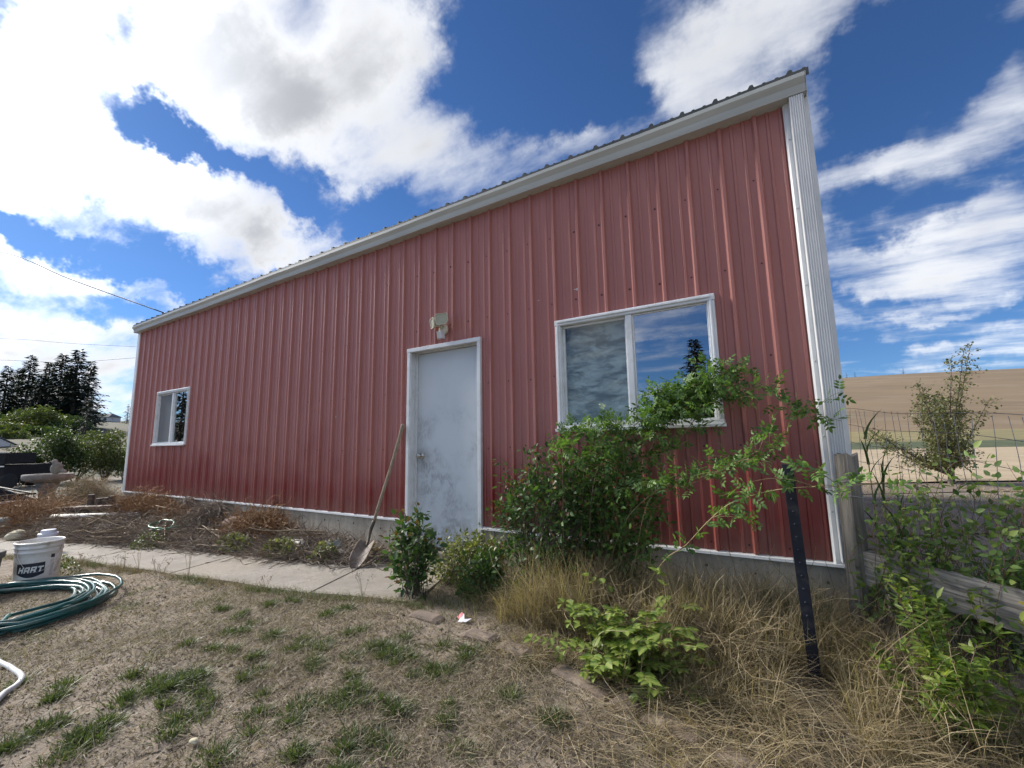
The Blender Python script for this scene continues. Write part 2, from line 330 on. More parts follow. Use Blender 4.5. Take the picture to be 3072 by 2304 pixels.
MT['greenfield'] = M('yellow_green_grass', (0.25, 0.20, 0.085), (0.19, 0.16, 0.068), 0.06, 0.95, b=0.5, bs=1.0, c3=(0.14, 0.135, 0.055), s3=0.1)
MT['darkgrass'] = M('dark_green_verge', (0.05, 0.065, 0.025), (0.085, 0.10, 0.04), 0.3, 0.95, b=0.6, bs=2.0)
MT['lefthill'] = M('dry_grass_slope', (0.085, 0.07, 0.038), (0.04, 0.05, 0.02), 0.08, 0.95, b=0.5, bs=1.5, c3=(0.12, 0.09, 0.055), s3=0.05)
MT['wood_old'] = M('weathered_grey_wood', (0.30, 0.265, 0.225), (0.16, 0.14, 0.12), 9.0, 0.9, b=0.7, bs=14, c3=(0.10, 0.09, 0.08), s3=5, stretch=(0.35, 0.35, 6))
MT['wood_post'] = M('weathered_post_wood', (0.27, 0.245, 0.21), (0.14, 0.125, 0.11), 9.0, 0.9, b=0.7, bs=14, c3=(0.10, 0.09, 0.08), s3=5, stretch=(6, 6, 0.4))
MT['handle'] = M('worn_ash_handle', (0.33, 0.275, 0.20), (0.20, 0.16, 0.11), 10.0, 0.7, b=0.3, bs=30, stretch=(6, 6, 0.5))
MT['steel_old'] = M('worn_shovel_steel', (0.20, 0.165, 0.14), (0.12, 0.095, 0.08), 6.0, 0.7, metal=0.1, b=0.2, bs=30, c3=(0.16, 0.09, 0.055), s3=9)
MT['socket'] = M('dark_socket_steel', (0.07, 0.06, 0.05), (0.12, 0.10, 0.08), 12.0, 0.6, metal=0.5)
MT['black_steel'] = M('black_painted_post', (0.008, 0.010, 0.018), (0.014, 0.017, 0.027), 9.0, 0.5, c3=(0.035, 0.035, 0.04), s3=16, spec=0.3)
MT['wire'] = M('galvanised_wire', (0.42, 0.43, 0.41), (0.30, 0.30, 0.28), 20, 0.5, metal=0.2)
MT['black_plastic'] = M('black_plastic', (0.010, 0.010, 0.012), (0.016, 0.016, 0.018), 8, 0.6, spec=0.25)
MT['rubber'] = M('tyre_rubber', (0.016, 0.016, 0.017), (0.03, 0.03, 0.03), 20, 0.85)
MT['chrome'] = M('bright_metal', (0.62, 0.61, 0.60), rough=0.22, metal=1.0)
MT['bucket'] = M('white_bucket_plastic', (0.76, 0.76, 0.75), (0.64, 0.63, 0.60), 7.0, 0.42, c3=(0.42, 0.38, 0.31), s3=11, b=0.04, bs=8)
MT['ink'] = M('navy_label_ink', (0.018, 0.02, 0.035), (0.03, 0.032, 0.045), 9, 0.4)
MT['label_w'] = M('white_letter_ink', (0.74, 0.74, 0.73), rough=0.4)
MT['hose'] = M('teal_hose_rubber', (0.010, 0.075, 0.075), (0.022, 0.12, 0.115), 5.0, 0.28, c3=(0.13, 0.17, 0.145), s3=7)
MT['hose2'] = M('pale_green_hose', (0.09, 0.26, 0.17), (0.14, 0.32, 0.22), 8.0, 0.4)
MT['hose_w'] = M('white_hose', (0.72, 0.74, 0.75), (0.60, 0.61, 0.61), 8.0, 0.4)
MT['pvc'] = M('chalky_white_pipe', (0.60, 0.585, 0.55), (0.47, 0.44, 0.39), 7.0, 0.6, c3=(0.30, 0.27, 0.23), s3=5)
MT['stone_y'] = M('pale_yellow_stone', (0.52, 0.47, 0.33), (0.40, 0.37, 0.28), 8, 0.9, b=0.5, bs=25)
MT['stone_g'] = M('grey_brown_stone', (0.17, 0.155, 0.135), (0.10, 0.092, 0.08), 9, 0.9, b=0.6, bs=22)
MT['stone_r'] = M('reddish_brown_stone', (0.20, 0.125, 0.10), (0.14, 0.09, 0.072), 9, 0.85, b=0.4, bs=30)
MT['stone_b'] = M('blue_grey_stone', (0.30, 0.33, 0.31), (0.18, 0.21, 0.20), 7, 0.85, b=0.5, bs=18)
MT['cast'] = M('cast_concrete', (0.25, 0.24, 0.22), (0.16, 0.152, 0.138), 9, 0.9, b=0.4, bs=45, c3=(0.18, 0.17, 0.14), s3=6)
MT['brick'] = M('reddish_edging_concrete', (0.20, 0.152, 0.12), (0.15, 0.118, 0.095), 9, 0.95, b=0.5, bs=60, c3=(0.31, 0.25, 0.19), s3=5)
MT['brownboard'] = M('brown_board', (0.14, 0.085, 0.06), (0.10, 0.06, 0.045), 5, 0.7, stretch=(1, 6, 6))
MT['rust'] = M('rust_brown_panel', (0.22, 0.11, 0.065), (0.14, 0.07, 0.045), 6, 0.8)
MT['redtub'] = M('dark_red_plastic', (0.10, 0.018, 0.014), (0.07, 0.014, 0.012), 6, 0.4)
MT['paper_w'] = M('white_paper', (0.72, 0.72, 0.74), rough=0.7); MT['paper_p'] = M('pink_paper', (0.65, 0.20, 0.22), rough=0.7)
MT['cream'] = M('aged_cream_plastic', (0.60, 0.58, 0.48), (0.52, 0.51, 0.42), 9, 0.45)
MT['lens'] = M('frosted_lamp_lens', (0.45, 0.47, 0.38), (0.38, 0.40, 0.33), 20, 0.25)
MT['lamp_grey'] = M('pale_sensor_plastic', (0.58, 0.60, 0.62), rough=0.4)
MT['knob'] = M('brushed_knob_metal', (0.45, 0.43, 0.40), rough=0.25, metal=1.0)
MT['housewall'] = M('pale_house_siding', (0.55, 0.56, 0.58), rough=0.8); MT['houseroof'] = M('grey_shingle', (0.12, 0.125, 0.14), rough=0.9)
MT['carpaint'] = M('silver_blue_paint', (0.40, 0.43, 0.48), rough=0.25); MT['glass_d'] = M('dark_glass', (0.02, 0.022, 0.025), rough=0.08)
MT['bark'] = M('grey_brown_bark', (0.13, 0.105, 0.085), (0.07, 0.057, 0.047), 14, 0.95, b=0.6, bs=30)
MT['cane'] = M('green_yellow_cane', (0.22, 0.22, 0.085), (0.27, 0.19, 0.10), 9, 0.6)
MT['drycane'] = M('dry_tan_cane', (0.36, 0.29, 0.19), (0.24, 0.18, 0.12), 12, 0.8)
MT['redstem'] = M('purple_brown_stem', (0.10, 0.05, 0.04), (0.14, 0.09, 0.05), 9, 0.7)
# door paint with scuffs
m, nt, p, o = newmat('scuffed_door_paint'); P3 = pos(nt); sz = nd(nt, 'ShaderNodeSeparateXYZ', {0: P3}).outputs[2]
a1 = noise(nt, P3, 9.0, 8, 0.72, 0.6).outputs[0]; a2 = noise(nt, P3, 2.2, 3, 0.5).outputs[0]; a3 = noise(nt, nd(nt, 'ShaderNodeMapping', {'Vector': P3, 'Scale': (3.0, 1.0, 1.0)}).outputs[0], 22.0, 5, 0.7).outputs[0]
zone = mth(nt, 'MULTIPLY', mth(nt, 'SUBTRACT', 1.0, ramp(nt, sz, 0.75, 1.35)), ramp(nt, a2, 0.40, 0.62))
scf = mth(nt, 'MULTIPLY', zone, mth(nt, 'MULTIPLY', ramp(nt, a1, 0.40, 0.58), ramp(nt, a3, 0.30, 0.58)))
c = mix(nt, ramp(nt, a2, 0.3, 0.7), (0.62, 0.67, 0.71), (0.56, 0.615, 0.655)); c = mix(nt, mth(nt, 'MULTIPLY', scf, 0.55), c, (0.20, 0.22, 0.25))
kd = nd(nt, 'ShaderNodeVectorMath', {0: P3, 1: (7.43, 0.085, 0.60)}, operation='DISTANCE').outputs['Value']
c = mix(nt, mth(nt, 'MULTIPLY', mth(nt, 'SUBTRACT', 1.0, ramp(nt, kd, 0.02, 0.16)), mth(nt, 'MULTIPLY', a1, 0.7)), c, (0.16, 0.16, 0.16))
c = mix(nt, mth(nt, 'MULTIPLY', mth(nt, 'SUBTRACT', 1.0, ramp(nt, sz, -0.25, 0.05)), ramp(nt, a1, 0.42, 0.6)), c, (0.24, 0.21, 0.17))
setc(nt, p, c); p.inputs['Roughness'].default_value = 0.45; MT['door'] = m
# window glass: clear with a reflective coating
m, nt, p, o = newmat('window_glass'); gl = nd(nt, 'ShaderNodeBsdfGlossy', {'Color': (0.92, 0.95, 1, 1), 'Roughness': 0.0}); tr = nd(nt, 'ShaderNodeBsdfTransparent', {'Color': (0.80, 0.84, 0.84, 1)})
fr = nd(nt, 'ShaderNodeFresnel', {'IOR': 1.5}).outputs[0]
P3 = pos(nt); bb = nd(nt, 'ShaderNodeBump', {'Strength': 0.02, 'Distance': 0.02, 'Height': noise(nt, P3, 1.5, 1, 0.5).outputs[0]}); nt.links.new(bb.outputs[0], gl.inputs['Normal'])
ff = mth(nt, 'MULTIPLY', mth(nt, 'ADD', mth(nt, 'MULTIPLY', fr, 0.8), 0.40, clamp=True), mth(nt, 'SUBTRACT', 1.0, nd(nt, 'ShaderNodeNewGeometry').outputs['Backfacing']))
x = nd(nt, 'ShaderNodeMixShader', {0: ff, 1: tr.outputs[0], 2: gl.outputs[0]}); nt.links.new(x.outputs[0], o.inputs[0]); MT['glass'] = m
MT['glass_clear'] = m2 = m.copy(); m2.name = 'plain_window_glass'
for n in m2.node_tree.nodes:
    if n.type == 'MATH' and n.operation == 'ADD': n.inputs[1].default_value = 0.03
# crumpled foil / plastic insulation
m, nt, p, o = newmat('crumpled_foil'); P3 = pos(nt); st = nd(nt, 'ShaderNodeMapping', {'Vector': P3, 'Scale': (1.0, 1.0, 3.0)}).outputs[0]
a1 = noise(nt, st, 5.0, 6, 0.6, 0.5).outputs[0]; setc(nt, p, mix(nt, ramp(nt, a1, 0.35, 0.65), (0.88, 0.88, 0.86), (0.34, 0.34, 0.33)))
p.inputs['Metallic'].default_value = 0.0; p.inputs['Roughness'].default_value = 0.5; bump(nt, p, noise(nt, st, 14.0, 5, 0.6).outputs[0], 0.5, 0.02); MT['foil'] = m
MT['screen'] = M('insect_screen', (0.20, 0.215, 0.225), (0.24, 0.25, 0.26), 5, 0.8)
# foliage
MT['rose'] = leafmat('rose_leaf', [(0.039, 0.08775, 0.0273), (0.08775, 0.1658, 0.0429), (0.1463, 0.2438, 0.0585), (0.0585, 0.117, 0.039)], 0.5, 0.3, spec=0.3)
MT['shrub'] = leafmat('dark_shrub_leaf', [(0.02313, 0.05287, 0.01983), (0.04957, 0.1024, 0.02974), (0.08266, 0.1487, 0.03635), (0.03635, 0.07436, 0.02809)], 0.5, 0.25, spec=0.3)
MT['shrubtip'] = leafmat('reddish_tip_leaf', [(0.12, 0.05, 0.03), (0.16, 0.09, 0.03), (0.10, 0.10, 0.03)], 0.45, 0.3)
MT['lowshrub'] = leafmat('yellow_green_small_leaf', [(0.075, 0.1063, 0.0275), (0.1625, 0.1875, 0.05), (0.25, 0.25, 0.09375), (0.0625, 0.09375, 0.025)], 0.5, 0.3)
MT['varieg'] = leafmat('variegated_leaf', [(0.06756, 0.1351, 0.02384), (0.09537, 0.1669, 0.03179), (0.1193, 0.1827, 0.03577)], 0.42, 0.3, vein=(0.2295, 0.2805, 0.07225))
MT['cover'] = leafmat('pale_ground_cover_leaf', [(0.13, 0.15, 0.06), (0.20, 0.21, 0.10), (0.07, 0.10, 0.035), (0.25, 0.24, 0.14)], 0.5, 0.3)
MT['golden'] = leafmat('lance_leaf', [(0.0825, 0.15, 0.03), (0.165, 0.2475, 0.045), (0.255, 0.3, 0.0675), (0.105, 0.18, 0.0375)], 0.45, 0.4)
MT['yellowleaf'] = leafmat('yellow_leaf', [(0.60, 0.42, 0.05), (0.62, 0.48, 0.10)], 0.5, 0.3)
MT['vine'] = leafmat('vine_leaf', [(0.063, 0.117, 0.036), (0.126, 0.198, 0.054), (0.198, 0.252, 0.072)], 0.5, 0.3, spec=0.3)
MT['tree'] = leafmat('small_tree_leaf', [(0.05469, 0.07812, 0.02812), (0.1094, 0.1329, 0.04688), (0.1875, 0.1719, 0.07031), (0.07812, 0.1016, 0.03906)], 0.55, 0.3)
MT['bush'] = leafmat('far_bush_leaf', [(0.022, 0.044, 0.0132), (0.044, 0.0748, 0.0176), (0.0748, 0.1012, 0.0264), (0.0308, 0.0528, 0.0176)], 0.55, 0.3)
MT['bush2'] = leafmat('pale_bush_leaf', [(0.055, 0.085, 0.025), (0.09, 0.115, 0.03), (0.12, 0.13, 0.045)], 0.55, 0.3)
MT['needle'] = leafmat('conifer_needles', [(0.008, 0.016, 0.011), (0.014, 0.026, 0.016), (0.02, 0.034, 0.019)], 0.6, 0.1)
MT['needle_b'] = leafmat('spruce_needles', [(0.012, 0.022, 0.022), (0.02, 0.034, 0.032), (0.03, 0.045, 0.04)], 0.6, 0.1)
MT['straw'] = leafmat('straw_blade', [(0.17, 0.125, 0.07), (0.36, 0.29, 0.175), (0.27, 0.20, 0.11), (0.50, 0.42, 0.28), (0.12, 0.09, 0.055), (0.40, 0.32, 0.19), (0.22, 0.18, 0.12)], 0.65, 0.25)
MT['thatch'] = leafmat('short_dry_thatch', [(0.144, 0.1125, 0.081), (0.27, 0.2205, 0.1575), (0.36, 0.3015, 0.2205), (0.099, 0.081, 0.0585), (0.198, 0.1665, 0.117), (0.306, 0.243, 0.162), (0.117, 0.108, 0.063)], 0.7, 0.2)
MT['grass'] = leafmat('green_grass_blade', [(0.04025, 0.06325, 0.0253), (0.07475, 0.1092, 0.0345), (0.115, 0.1437, 0.05175), (0.0575, 0.08625, 0.04025)], 0.5, 0.3)
MT['grass2'] = leafmat('long_green_blade', [(0.035, 0.075, 0.02), (0.06, 0.115, 0.03), (0.10, 0.15, 0.045)], 0.4, 0.3)
MT['drybrown'] = leafmat('dry_vine_fibre', [(0.27, 0.135, 0.06075), (0.378, 0.2228, 0.108), (0.189, 0.1013, 0.054), (0.486, 0.3375, 0.189)], 0.8, 0.1)
MT['drygrey'] = leafmat('grey_twig_fibre', [(0.145, 0.116, 0.09425), (0.261, 0.2102, 0.1668), (0.3915, 0.3262, 0.261), (0.1015, 0.07975, 0.06525)], 0.85, 0.05)

# ================================================================== SETTING
def graded(lo, hi, step, far, n):
    t = np.arange(lo, hi + step / 2, step); k = np.geomspace(step * 1.5, far, n)
    return np.concatenate([lo - k[::-1], t, hi + k])
def gridmesh(X, Y, Z):
    nx, ny = X.shape; V = np.stack([X, Y, Z], -1).reshape(-1, 3); i = np.arange(nx * ny).reshape(nx, ny)
    return V, np.stack([i[:-1, :-1], i[1:, :-1], i[1:, 1:], i[:-1, 1:]], -1).reshape(-1, 4)
gx = graded(1.5, 12.2, 0.025, 900, 60); gy = graded(-3.3, 0.2, 0.025, 900, 60)
X, Y = np.meshgrid(gx, gy, indexing='ij'); V, F = gridmesh(X, Y, gz(X, Y))
tag(bigob('ground', V, F, MT['soil'], None, True), kind='structure')

# planting bed mounded against the wall
def bed_edge(x): return np.interp(x, [-4.0, -1.5, 2.2, 3.9, 5.46, 7.13, 7.4], [-2.4, -1.9, -1.38, -1.0, -0.78, -0.52, -0.45])
def bedz(x, y):
    x = np.asarray(x, float); y = np.asarray(y, float); e = bed_edge(x); s = np.clip((y - e) / (0.02 - e), 0, 1)
    wz = np.interp(x, [-4.0, -2.0, 0, 2.6, 3.9, 6.2, 7.1, 7.4], [-0.58, -0.34, -0.16, -0.15, -0.25, -0.27, -0.335, -0.345])
    lo = gz(x, e) - 0.02; k = np.clip(s * 8, 0, 1)
    return lo + (wz - lo) * s ** 0.8 + k * (0.045 * fbm2(x * 2.3, y * 2.3, 3) + 0.02 * fbm2(x * 15, y * 15, 2)) * np.clip((1.02 - s) * 6, 0.2, 1)
X, S_ = np.meshgrid(np.arange(-4.0, 7.36, 0.04), np.linspace(0, 1, 36), indexing='ij')
Yb = bed_edge(X) + (0.012 - bed_edge(X)) * S_
V, F = gridmesh(X, Yb, bedz(X, Yb)); tag(bigob('bed_soil', V, F, MT['bedsoil'], None, True), kind='structure')
def bz(x, y): return float(bedz(x, y))

# concrete path: separate slabs with open joints
path = bpy.data.objects.new('concrete_path', None); COL.objects.link(path); path.location = (6, -1, -0.4); tag(path, kind='structure')
JN = [((8.30, -0.93), (7.98, -0.02)), ((7.42, -1.155), (7.14, -0.35)), ((5.645, -1.38), (5.46, -0.72)), ((3.994, -1.575), (3.835, -0.92)), ((2.30, -1.98), (2.20, -1.33)), ((0.5, -2.5), (0.4, -1.85)), ((-1.4, -3.0), (-1.5, -2.3))]
for i in range(len(JN) - 1):
    a, b = JN[i], JN[i + 1]; n, k = 26, 12; gap = 0.011
    u = np.linspace(0, 1, n)[:, None]; v = np.linspace(0, 1, k)[None, :]
    A = np.array(a); B = np.array(b); L = np.linalg.norm(A[0] - B[0]); u = gap / L + u * (1 - 2 * gap / L)
    px = (A[0, 0] * (1 - u) + B[0, 0] * u) * (1 - v) + (A[1, 0] * (1 - u) + B[1, 0] * u) * v
    py = (A[0, 1] * (1 - u) + B[0, 1] * u) * (1 - v) + (A[1, 1] * (1 - u) + B[1, 1] * u) * v
    py = py + 0.012 * np.sin(px * 5.1) * (v < 0.02)
    top = g0(px, py) + 0.018 + 0.003 * fbm2(px * 0.5, py * 0.5, 1)
    V, F = gridmesh(px, py, top); m_ = len(V)
    ring = [j * 1 for j in range(k)] + [r * k + k - 1 for r in range(1, n)] + [(n - 1) * k + j for j in range(k - 2, -1, -1)] + [r * k for r in range(n - 2, 0, -1)]
    Vb = V[ring].copy(); Vb[:, 2] -= 0.05; V2 = np.vstack([V, Vb]); q = len(ring)
    F2 = np.array([(ring[j], m_ + j, m_ + (j + 1) % q, ring[(j + 1) % q]) for j in range(q)])
    sl_o = bigob('slab', V2, np.vstack([F, F2]), MT['concrete'], path); sl_o.data.polygons.foreach_set('use_smooth', [False] * len(sl_o.data.polygons))

# land to the right, seen past the corner
FW = np.array([-0.5197, 0.8543]); RT = np.array([0.8543, 0.5197]); C2 = np.array([CAM.x, CAM.y])
def site(a, b): return C2[0] + a * FW[0] + b * RT[0], C2[1] + a * FW[1] + b * RT[1]
def sheet(name, a0, a1, b0, b1, zf, mat, na=40, nb=40, kind='structure', amp=0.0):
    A, Bb = np.meshgrid(np.linspace(a0, a1, na), np.linspace(b0, b1, nb), indexing='ij'); X, Y = site(A, Bb)
    V, F = gridmesh(X, Y, zf(A, Bb) + amp * fbm2(X * 0.7, Y * 0.7, 3)); V = V.copy()
    return tag(bigob(name, V, F[:, ::-1], mat, None, True), kind=kind)
sheet('gravel_track', 5.1, 8.9, 3.2, 30, lambda a, b: -0.352 + 0 * a, MT['gravel'], 40, 80, amp=0.02)
sheet('mulch_strip', 8.7, 10.6, 5.5, 36, lambda a, b: -0.340 + 0 * a, MT['bedsoil'], 20, 60, amp=0.03)
sheet('stubble_field', 10.4, 42, 6.5, 140, lambda a, b: -0.30 + 0 * a + 0.0 * b, MT['stubble'], 60, 80, amp=0.03)
sheet('field_verge', 41, 57, 20, 220, lambda a, b: -0.30 + np.clip((a - 41) / 10, 0, 1) * 0.35 + (a - 41) * 0.012, MT['darkgrass'], 30, 40)
sheet('grass_slope', 54, 140, 26, 320, lambda a, b: 0.22 + np.clip((a - 54), 0, None) * 0.036, MT['greenfield'], 30, 40)
def hillz(a, b):
    t = np.clip((a - 118) / 142.0, 0, 1); crest = np.interp(b, [0, 100, 196, 240, 306, 420, 700], [24, 31, 36.8, 38.8, 40.8, 42.5, 43])
    z = 2.2 + (crest - 2.2) * (1 - (1 - t) ** 1.25) ; bk = np.clip((a - 260) / 200, 0, 1)
    return z - bk * bk * 30
sheet('hill', 112, 420, 20, 700, hillz, MT['hill'], 70, 80)
# land to the left: slope up to the skyline
def lh(x, y): return -0.95 + np.clip(-x - 24, 0, 112) * 0.0865 - np.clip(-x - 136, 0, 300) * 0.02
X, Y = np.meshgrid(np.linspace(-420, -24, 90), np.linspace(-200, 220, 60), indexing='ij')
V, F = gridmesh(X, Y, lh(X, Y) + 0.25 * fbm2(X * 0.05, Y * 0.05, 3)); tag(bigob('dry_hillside', V, F, MT['lefthill'], None, True), kind='structure')
X, Y = np.meshgrid(np.linspace(-21, -3.2, 60), np.linspace(-6, 8, 40), indexing='ij')
V, F = gridmesh(X, Y, g0(X, Y) + 0.014 + 0.02 * fbm2(X * 2, Y * 2, 3)); tag(bigob('gravel_yard', V, F, M('pale_gravel_and_grass', (0.15, 0.14, 0.115), (0.085, 0.09, 0.055), 1.2, 0.95, b=0.7, bs=20, c3=(0.20, 0.19, 0.165), s3=3), None, True), kind='structure')

# ================================================================== THE METAL BUILDING
LEN, WH, DEP = 10.97, 3.05, 7.3
bld = thing('metal_building', 'long red ribbed metal outbuilding with white trim on a concrete foundation', 'building', (5.5, 0, -0.4))
DOOR = (7.29, 8.23, -0.27, 1.75); WB = (9.03, 10.27, 0.84, 1.77); WS = (1.16, 2.37, 0.82, 1.76)
OPEN = [(DOOR[0], DOOR[1], -1, DOOR[3]), WB, WS]
def rib_profile(x0, x1):
    # one major rib every 9 in., two low stiffener ribs between
    P = []
    n0 = math.floor((x0 - 0.114) / 0.2286) - 1; n1 = math.ceil(x1 / 0.2286) + 1
    for n in range(n0, n1):
        r = 0.114 + n * 0.2286
        P += [(r - 0.024, 0.0), (r - 0.009, -0.024), (r + 0.009, -0.024), (r + 0.017, 0.0)]
        for s in (0.0762, 0.1524): P += [(r + s - 0.013, 0.0), (r + s - 0.007, -0.007), (r + s + 0.007, -0.007), (r + s + 0.013, 0.0)]
    xs = [q[0] for q in P]; ys = [q[1] for q in P]
    keep = [x0] + [q for q in xs if x0 < q < x1] + [x1]
    for o_ in OPEN:
        for e in o_[:2]:
            if x0 < e < x1: keep.append(e)
    keep = sorted(set(keep)); return [(q, float(np.interp(q, xs, ys))) for q in keep]
def ribbed_panel(x0, x1, z0, z1, use_open=True, fn=None):
    pr = rib_profile(x0, x1); mb = MB(); fn = fn or (lambda x, y, z: (x, y, z))
    for (xa, ya), (xb, yb) in zip(pr[:-1], pr[1:]):
        xm = (xa + xb) / 2; iv = [(z0, z1)]
        if use_open:
            for o_ in OPEN:
                if o_[0] < xm < o_[1]:
                    nv = []
                    for a, b in iv:
                        if o_[2] > a: nv.append((a, min(b, o_[2])))
                        if o_[3] < b: nv.append((max(a, o_[3]), b))
                    iv = [q for q in nv if q[1] - q[0] > 1e-4]
        for a, b in iv:
            k = max(1, int((b - a) / 0.5)); zs = np.linspace(a, b, k + 1)
            for q in range(k): mb.add([fn(xa, ya, zs[q]), fn(xb, yb, zs[q]), fn(xb, yb, zs[q + 1]), fn(xa, ya, zs[q + 1])], [(0, 1, 2, 3)])
    return mb
for i in range(12):
    x0 = 0.03 + i * 0.9144; x1 = min(x0 + 0.9144 + 0.012, LEN - 0.06)
    dy = -0.0030 * (i % 2)
    cut = [o_ for o_ in OPEN if o_[0] < x0 and x1 < o_[1]]
    for za, zb in ([(0.004, cut[0][2]), (cut[0][3], WH - 0.005)] if cut else [(0.004, WH - 0.005)]):
        ribbed_panel(x0, x1, za, zb, not cut, fn=lambda x, y, z, d=dy: (x, y + d, z)).build('wall_panel', MT['red'], bld)
ribbed_panel(0.1, DEP, 0.0, WH + 0.0, False, lambda x, y, z: (LEN - 0.055 - y, x, z + max(0, 1.36 - abs(x - DEP / 2) * 0.33) * (z / WH))).build('end_wall', MT['red'], bld)
ribbed_panel(0.1, DEP, 0.0, WH + 0.0, False, lambda x, y, z: (0.02 + y, x, z + max(0, 1.36 - abs(x - DEP / 2) * 0.33) * (z / WH))).build('end_wall', MT['red'], bld)
ribbed_panel(0.0, LEN, 0.0, WH + 0.15, False, lambda x, y, z: (x, DEP - y, z)).build('back_wall', MT['red'], bld)
mb = MB().box(0.1, LEN - 0.1, 0.25, DEP - 0.1, -0.3, -0.25); mb.build('interior_floor', MT['concrete'], bld)
mb = MB(); mb.box(0.08, 7.2, 0.20, 0.21, -0.2, 0.78); mb.box(2.45, 7.2, 0.20, 0.21, 0.78, WH); mb.box(8.3, 8.9, 0.20, 0.21, -0.2, WH); mb.box(8.9, 10.8, 0.20, 0.21, -0.2, 0.76); mb.build('inner_lining', MT['dark'], bld)
# foundation in poured segments
mb_h = MB(); hr = random.Random(5)
for x0, x1 in ((0.0, 2.05), (2.058, 4.02), (4.026, 6.05), (6.056, 7.27), (8.25, 8.36), (8.366, 10.945)):
    fb = MB(); fb.box(x0, x1, -0.004 - 0.003 * hr.random(), 0.2, -1.0, -0.022); fb.build('foundation_segment', MT['found'], bld, bevel=0.006)
    x = x0 + 0.15
    while x < x1 - 0.05:
        for z in (-0.10, -0.26): mb_h.lathe([(0.006 + 0.006 * hr.random(), 0.0), (0.004, 0.0015)], (x + hr.uniform(-.03, .03), -0.0085, z + hr.uniform(-.02, .02)), 8, Matrix.Rotation(R(90), 3, 'X'))
        x += hr.uniform(0.22, 0.42)
tag(mb_h.build('form_tie_hole', M('tie_hole_rust', (0.07, 0.05, 0.035), rough=0.9), bld), kind='stuff')
fb = MB(); fb.box(5.0, 7.27, -0.085, -0.004, -1.0, -0.315); fb.build('footing_ledge', MT['found'], bld, bevel=0.008)
fb = MB(); fb.box(DOOR[0] - 0.02, DOOR[1] + 0.02, -0.03, 0.2, -1.0, DOOR[2] - 0.002); fb.build('door_step', MT['concrete'], bld, bevel=0.006)
# base trim (angle strip)
for x0, x1 in ((-0.005, DOOR[0] - 0.002), (DOOR[1] + 0.002, LEN - 0.02)):
    tb = MB(); tb.prism([(0.0, 0.004), (-0.036, -0.004), (-0.038, -0.020), (-0.033, -0.020), (-0.031, -0.008), (0.0, -0.001)], 'x', x0, x1); tb.build('base_trim', MT['white_trim'], bld)
# corner trims, gutter, downspout, roof
tb = MB(); tb.prism([(-0.004, 0.06), (-0.004, -0.030), (0.085, -0.030), (0.095, -0.018), (0.095, -0.012), (0.083, -0.024), (0.004, -0.024), (0.004, 0.06)], 'z', -0.022, WH); tb.build('corner_trim', MT['white_trim'], bld)
tb = MB(); tb.prism([(10.948, 0.09), (10.948, -0.030), (10.812, -0.030), (10.80, -0.018), (10.80, -0.012), (10.814, -0.024), (10.940, -0.024), (10.940, 0.09)], 'z', -0.022, WH); tb.build('corner_trim', MT['white_trim'], bld)
tb = MB(); tb.prism([(10.936, -0.010), (10.955, -0.012), (10.962, 0.05), (10.942, 0.05)], 'z', -0.32, -0.023); tb.build('corner_strip', MT['white_trim'], bld)
sb = MB()
for z in (0.3, 0.75, 1.22, 1.72, 2.25, 2.75): MB().lathe([(0.007, 0), (0.006, 0.003), (0.002, 0.005)], (10.822, -0.031, z), 8, Matrix.Rotation(R(90), 3, 'X')).build('trim_screw', MT['screw_w'], bld)
gp = [(-0.001, WH - 0.012), (-0.001, WH + 0.10), (-0.004, WH + 0.10), (-0.004, WH - 0.008), (-0.088, WH - 0.008), (-0.092, WH + 0.012), (-0.098, WH + 0.018), (-0.100, WH + 0.040), (-0.125, WH + 0.078), (-0.128, WH + 0.096), (-0.118, WH + 0.102), (-0.118, WH + 0.107), (-0.134, WH + 0.104), (-0.134, WH + 0.076), (-0.108, WH + 0.040), (-0.104, WH + 0.010), (-0.098, WH - 0.012)]
gp = [(y, z - 0.02) for y, z in gp]
gt = MB()
xs = np.linspace(0.0, 10.935, 40)
n = len(gp); V = []; F = []
for i, x in enumerate(xs):
    w_ = 0.003 * math.sin(x * 1.7) + 0.002 * math.sin(x * 4.3)
    V += [(x, y, z + w_) for y, z in gp]
for i in range(len(xs) - 1): F += [(i * n + j, i * n + (j + 1) % n, (i + 1) * n + (j + 1) % n, (i + 1) * n + j) for j in range(n)]
F += [tuple(range(n)), tuple(reversed(range((len(xs) - 1) * n, len(xs) * n)))]
gt.add(V, F); gut = gt.build('gutter', MT['gutter'], bld)
for x in (-0.006, 10.937):
    MB().prism([(-0.001, WH - 0.034), (-0.001, WH + 0.085), (-0.132, WH + 0.085), (-0.132, WH + 0.055), (-0.106, WH + 0.02), (-0.1, WH - 0.034)], 'x', x, x + 0.004).build('end_cap', MT['gutter'], gut)
dp = []
xa, xb, ya, yb = 10.838, 10.915, -0.098, -0.036
for i in range(6):
    w_ = (xb - xa) / 6; x = xa + i * w_
    dp += [(x + 0.001, ya), (x + w_ * 0.45, ya), (x + w_ * 0.55, ya + 0.006), (x + w_ * 0.92, ya + 0.006)]
dp = [(xa, ya + 0.006)] + dp + [(xb, ya), (xb + 0.004, ya + 0.01), (xb + 0.004, yb), (xa - 0.003, yb)]
ds = MB().prism(dp, 'z', 0.02, WH - 0.04).build('downspout', MT['white_trim'], bld)
sl = 0.33
def roof_fn(x, y, z):
    yy = -0.115 + z; return (x, yy, WH + 0.118 + z * sl - y * 1.0) if yy <= DEP / 2 else (x, yy, WH + 0.118 + (DEP / 2 + 0.115) * sl - (yy - DEP / 2) * sl - y * 1.0)
